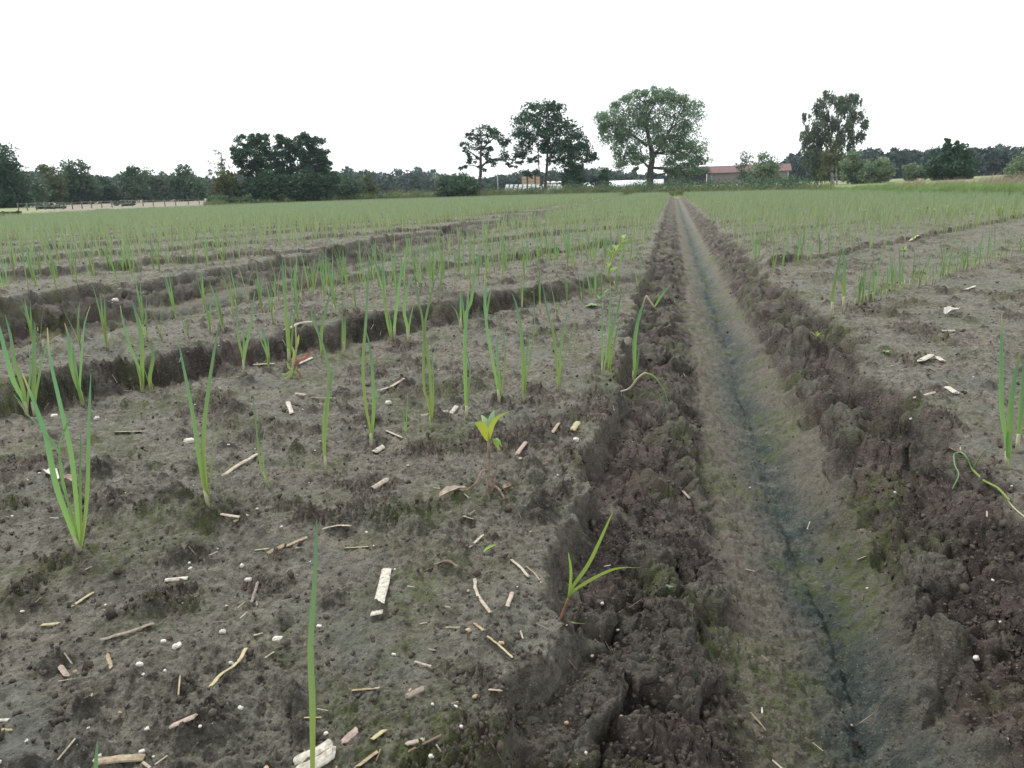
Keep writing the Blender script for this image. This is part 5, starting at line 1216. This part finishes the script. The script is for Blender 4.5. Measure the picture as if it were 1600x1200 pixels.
def stone(P, d, mk, seed, label, group, flat=.75, name='white_pebble', cat='pebble'):
    rs_ = np.random.default_rng(seed); mb = MB(); nu, nv = 9, 6; V = [[0, 0, -1]]
    ax = rs_.uniform(.8, 1.25, 3)*[1, 1, flat]; ph = rs_.uniform(0, 6, 4)
    for j in range(1, nv):
        for i in range(nu):
            a = i/nu*2*pi; b = -pi/2+j/nv*pi
            k = 1+.16*sin(2*a+ph[0])+.12*sin(3*a+ph[1]+2*b)+rs_.normal(0, .06)
            V.append([cos(a)*cos(b)*k, sin(a)*cos(b)*k, sin(b)*k])
    V.append([0, 0, 1]); V = np.array(V)*ax*d*.5
    q = [(1+(j-1)*nu+i, 1+(j-1)*nu+(i+1) % nu, 1+j*nu+(i+1) % nu, 1+j*nu+i) for j in range(1, nv-1) for i in range(nu)]
    e = len(V)-1; tr = [(0, 1+(i+1) % nu, 1+i) for i in range(nu)]+[(e, 1+(nv-2)*nu+i, 1+(nv-2)*nu+(i+1) % nu) for i in range(nu)]
    mb.add(V+P, q, tr); o = mb.build(name, mk, None, P, smooth=rs_.random() < .5); tag(o, label, cat, group); return o
STONES = [(434, 1000, 17, 'largest white angular pebble left of the big flat white stalk'), (277, 1010, 14, 'round white pebble right of the long brownish twig'), (348, 988, 11, 'white pebble halfway between the two largest white ones'), (378, 885, 10, 'white pebble above the thin brown upright twig'), (388, 907, 10, 'white pebble just above the top of the thin brown twig'),
 (218, 1039, 11, 'flat white pebble below the long brownish twig'), (376, 1107, 10, 'white pebble below the twisted yellow strip'), (256, 1003, 9, 'small pinkish white pebble left of the round white one'), (297, 889, 7, 'tiny white pebble above the white level stub'), (900, 688, 12, 'white pebble right on the rut lip below the bright cut stub'),
 (296, 691, 15, 'white pebble left of the second leek'), (152, 655, 10, 'white pebble behind the first leek'), (86, 651, 11, 'whitish pebble at the foot of the bank near the left edge'), (607, 630, 10, 'white pointed pebble behind the fifth leek'), (1525, 1029, 10, 'clean white pebble on the mossy clod at lower right'),
 (675, 1182, 10, 'white pebble at the lower edge near the rut lip'), (499, 979, 9, 'flat white pebble close to the nearest leek leaf'), (361, 1037, 9, 'white pebble above the twisted yellow strip'), (1424, 655, 8, 'pale pebble on the right bed left of the thin straw'), (222, 1175, 9, 'white pebble near the lower left corner'), (296, 880, 6, 'tiny bluish white pebble'), (180, 470, 9, 'bright white pebble on the edge of the far bank')]
for i, (x, y, d, lab) in enumerate(STONES):
    P = hits([(x, y)])[0]; D = wpx(d*.78, P); P[2] += D*.10; stone(P, D, M_STONE, i, lab, 'white pebbles')
for i, (x, y, d, lab) in enumerate([(731, 987, 9, 'beige pebble near the rut lip, first of three in a line'), (783, 1006, 8, 'beige pebble right at the rut lip above the slanting root'), (743, 1090, 8, 'orange-brown pebble near the lower end of the rut lip'), (641, 1170 - 90, 7, 'small brown pebble above the mauve stub')]):
    P = hits([(x, y)])[0]; D = wpx(d, P); P[2] += D*.18; stone(P, D, M_BEIGE, 50+i, lab, 'beige pebbles', name='beige_pebble')
# the smaller bits scattered over the beds
def scatter(n, rs_, rmin=.55, rmax=7.5, rut=.3):
    out = []
    while len(out) < n:
        px = rs_.uniform(-10, 1610, n*3); py = 330+880*rs_.uniform(0, 1, n*3)**1.25
        P = hits(np.stack([px, py], 1)); r_ = np.hypot(P[:, 0], P[:, 1])
        ok = (r_ > rmin) & (r_ < rmax)
        inrut = (P[:, 0] > -.12) & (P[:, 0] < .5)
        ok &= ~inrut | (rs_.random(len(P)) < rut)
        out += list(P[ok])
    return np.array(out[:n])
rs = np.random.default_rng(90)
SP = scatter(155, rs); ks = ['white', 'pale', 'pale', 'tan', 'tan', 'mauve', 'yellow', 'brown']
def zone(p): return 'right of the rut' if p[0] > .5 else ('inside the wheel rut' if p[0] > -.14 else ('on the near bed' if p[1] < 2.4 and row_n(np.array([p[0]]), np.array([p[1]]))[0] > -2.2 else 'on the far beds'))
for i, p in enumerate(SP):
    L = rs.uniform(.006, .022)*(1.5 if np.hypot(*p[:2]) > 2.5 else 1); a = rs.normal(0, .8); w = rs.uniform(.0014, .0038)
    e = p+np.array([cos(a)*L, sin(a)*L, 0]); e[2] = ground(np.array([e[0]]), np.array([e[1]]))[0]
    Q = np.array([p, e]); Q[:, 2] += w*.3+rs.uniform(0, .003)
    z_ = zone(p); straw(Q, w, M_STRAW[ks[rs.integers(len(ks))]], f'short loose straw fragment {z_}', f'straw fragments {z_}', name='straw_fragment', seed=300+i)
SP = scatter(115, rs)
for i, p in enumerate(SP):
    d = rs.uniform(.0022, .0055)*(1.3 if np.hypot(*p[:2]) > 2.5 else 1); p = p+[0, 0, d*.2]
    z_ = zone(p); stone(p, d, M_STONE if rs.random() < .75 else M_BEIGE, 400+i, f'tiny pale pebble {z_}', f'tiny pebbles {z_}', name='tiny_pebble')
# soil crumbs: loose grains and crumbs of earth, more of them on broken ground
def crumbs(n, rs_):
    px = rs_.uniform(-20, 1620, n); py = 360+850*rs_.uniform(0, 1, n)**.8
    d = rays(np.stack([px, py], 1)); t_ = (-.03-H)/d[:, 2]; x = d[:, 0]*t_; y = d[:, 1]*t_
    x = np.where(rs_.random(n) < .25, rs_.uniform(-.2, .62, n), x)
    z, mk = ground(x, y, True)
    wgt = .13+.45*mk['crumb']+.14*mk['bank']
    ok = rs_.random(n) < wgt*(1-.7*((mk['sand']+mk['algae']) > .3))
    return x[ok], y[ok], z[ok]
x, y, z = crumbs(52000, rs); n = len(x); rr = np.hypot(x, y)
s = np.exp(rs.normal(-6.15, .5, n))*np.interp(rr, [.6, 2, 6], [.8, 1.15, 2.2]); s = np.minimum(s, .009)
dirs = np.array([[1, 0, 0], [-1, 0, 0], [0, 1, 0], [0, -1, 0], [0, 0, 1], [0, 0, -1], [.6, .6, .6], [-.6, .5, .6]])
V = dirs[None]*s[:, None, None]*rs.uniform(.6, 1.25, (n, 8, 1))+rs.normal(0, .18, (n, 8, 3))*s[:, None, None]
V = V+np.stack([x, y, z+s*.35], 1)[:, None, :]
tri = np.array([(0, 2, 6), (2, 4, 6), (4, 0, 6), (2, 1, 7), (1, 4, 7), (4, 2, 7), (1, 3, 4), (3, 0, 4), (2, 0, 5), (1, 2, 5), (3, 1, 5), (0, 3, 5)])
mb = MB(); mb.add(V.reshape(-1, 3), None, (tri[None]+np.arange(n)[:, None, None]*8).reshape(-1, 3))
tag(mb.build('soil_crumbs', M_CRUMB), 'loose dark crumbs of earth on the broken soil', 'soil crumbs', None, 'stuff')

# ------------------------------------------------------------------ haze
def haze():
    mb = MB(); box(mb, (-30, 150, -3), 520, 420, 45)
    m = bpy.data.materials.new('haze'); m.use_nodes = True; nt = m.node_tree; nt.nodes.clear()
    o_ = nt.nodes.new('ShaderNodeOutputMaterial'); v = nt.nodes.new('ShaderNodeVolumePrincipled')
    v.inputs['Color'].default_value = (.72, .87, 1, 1); v.inputs['Density'].default_value = HAZE; v.inputs['Anisotropy'].default_value = .3
    nt.links.new(v.outputs[0], o_.inputs['Volume'])
    tag(mb.build('haze', m, smooth=False), kind='stuff')
HAZE = .0004
haze()
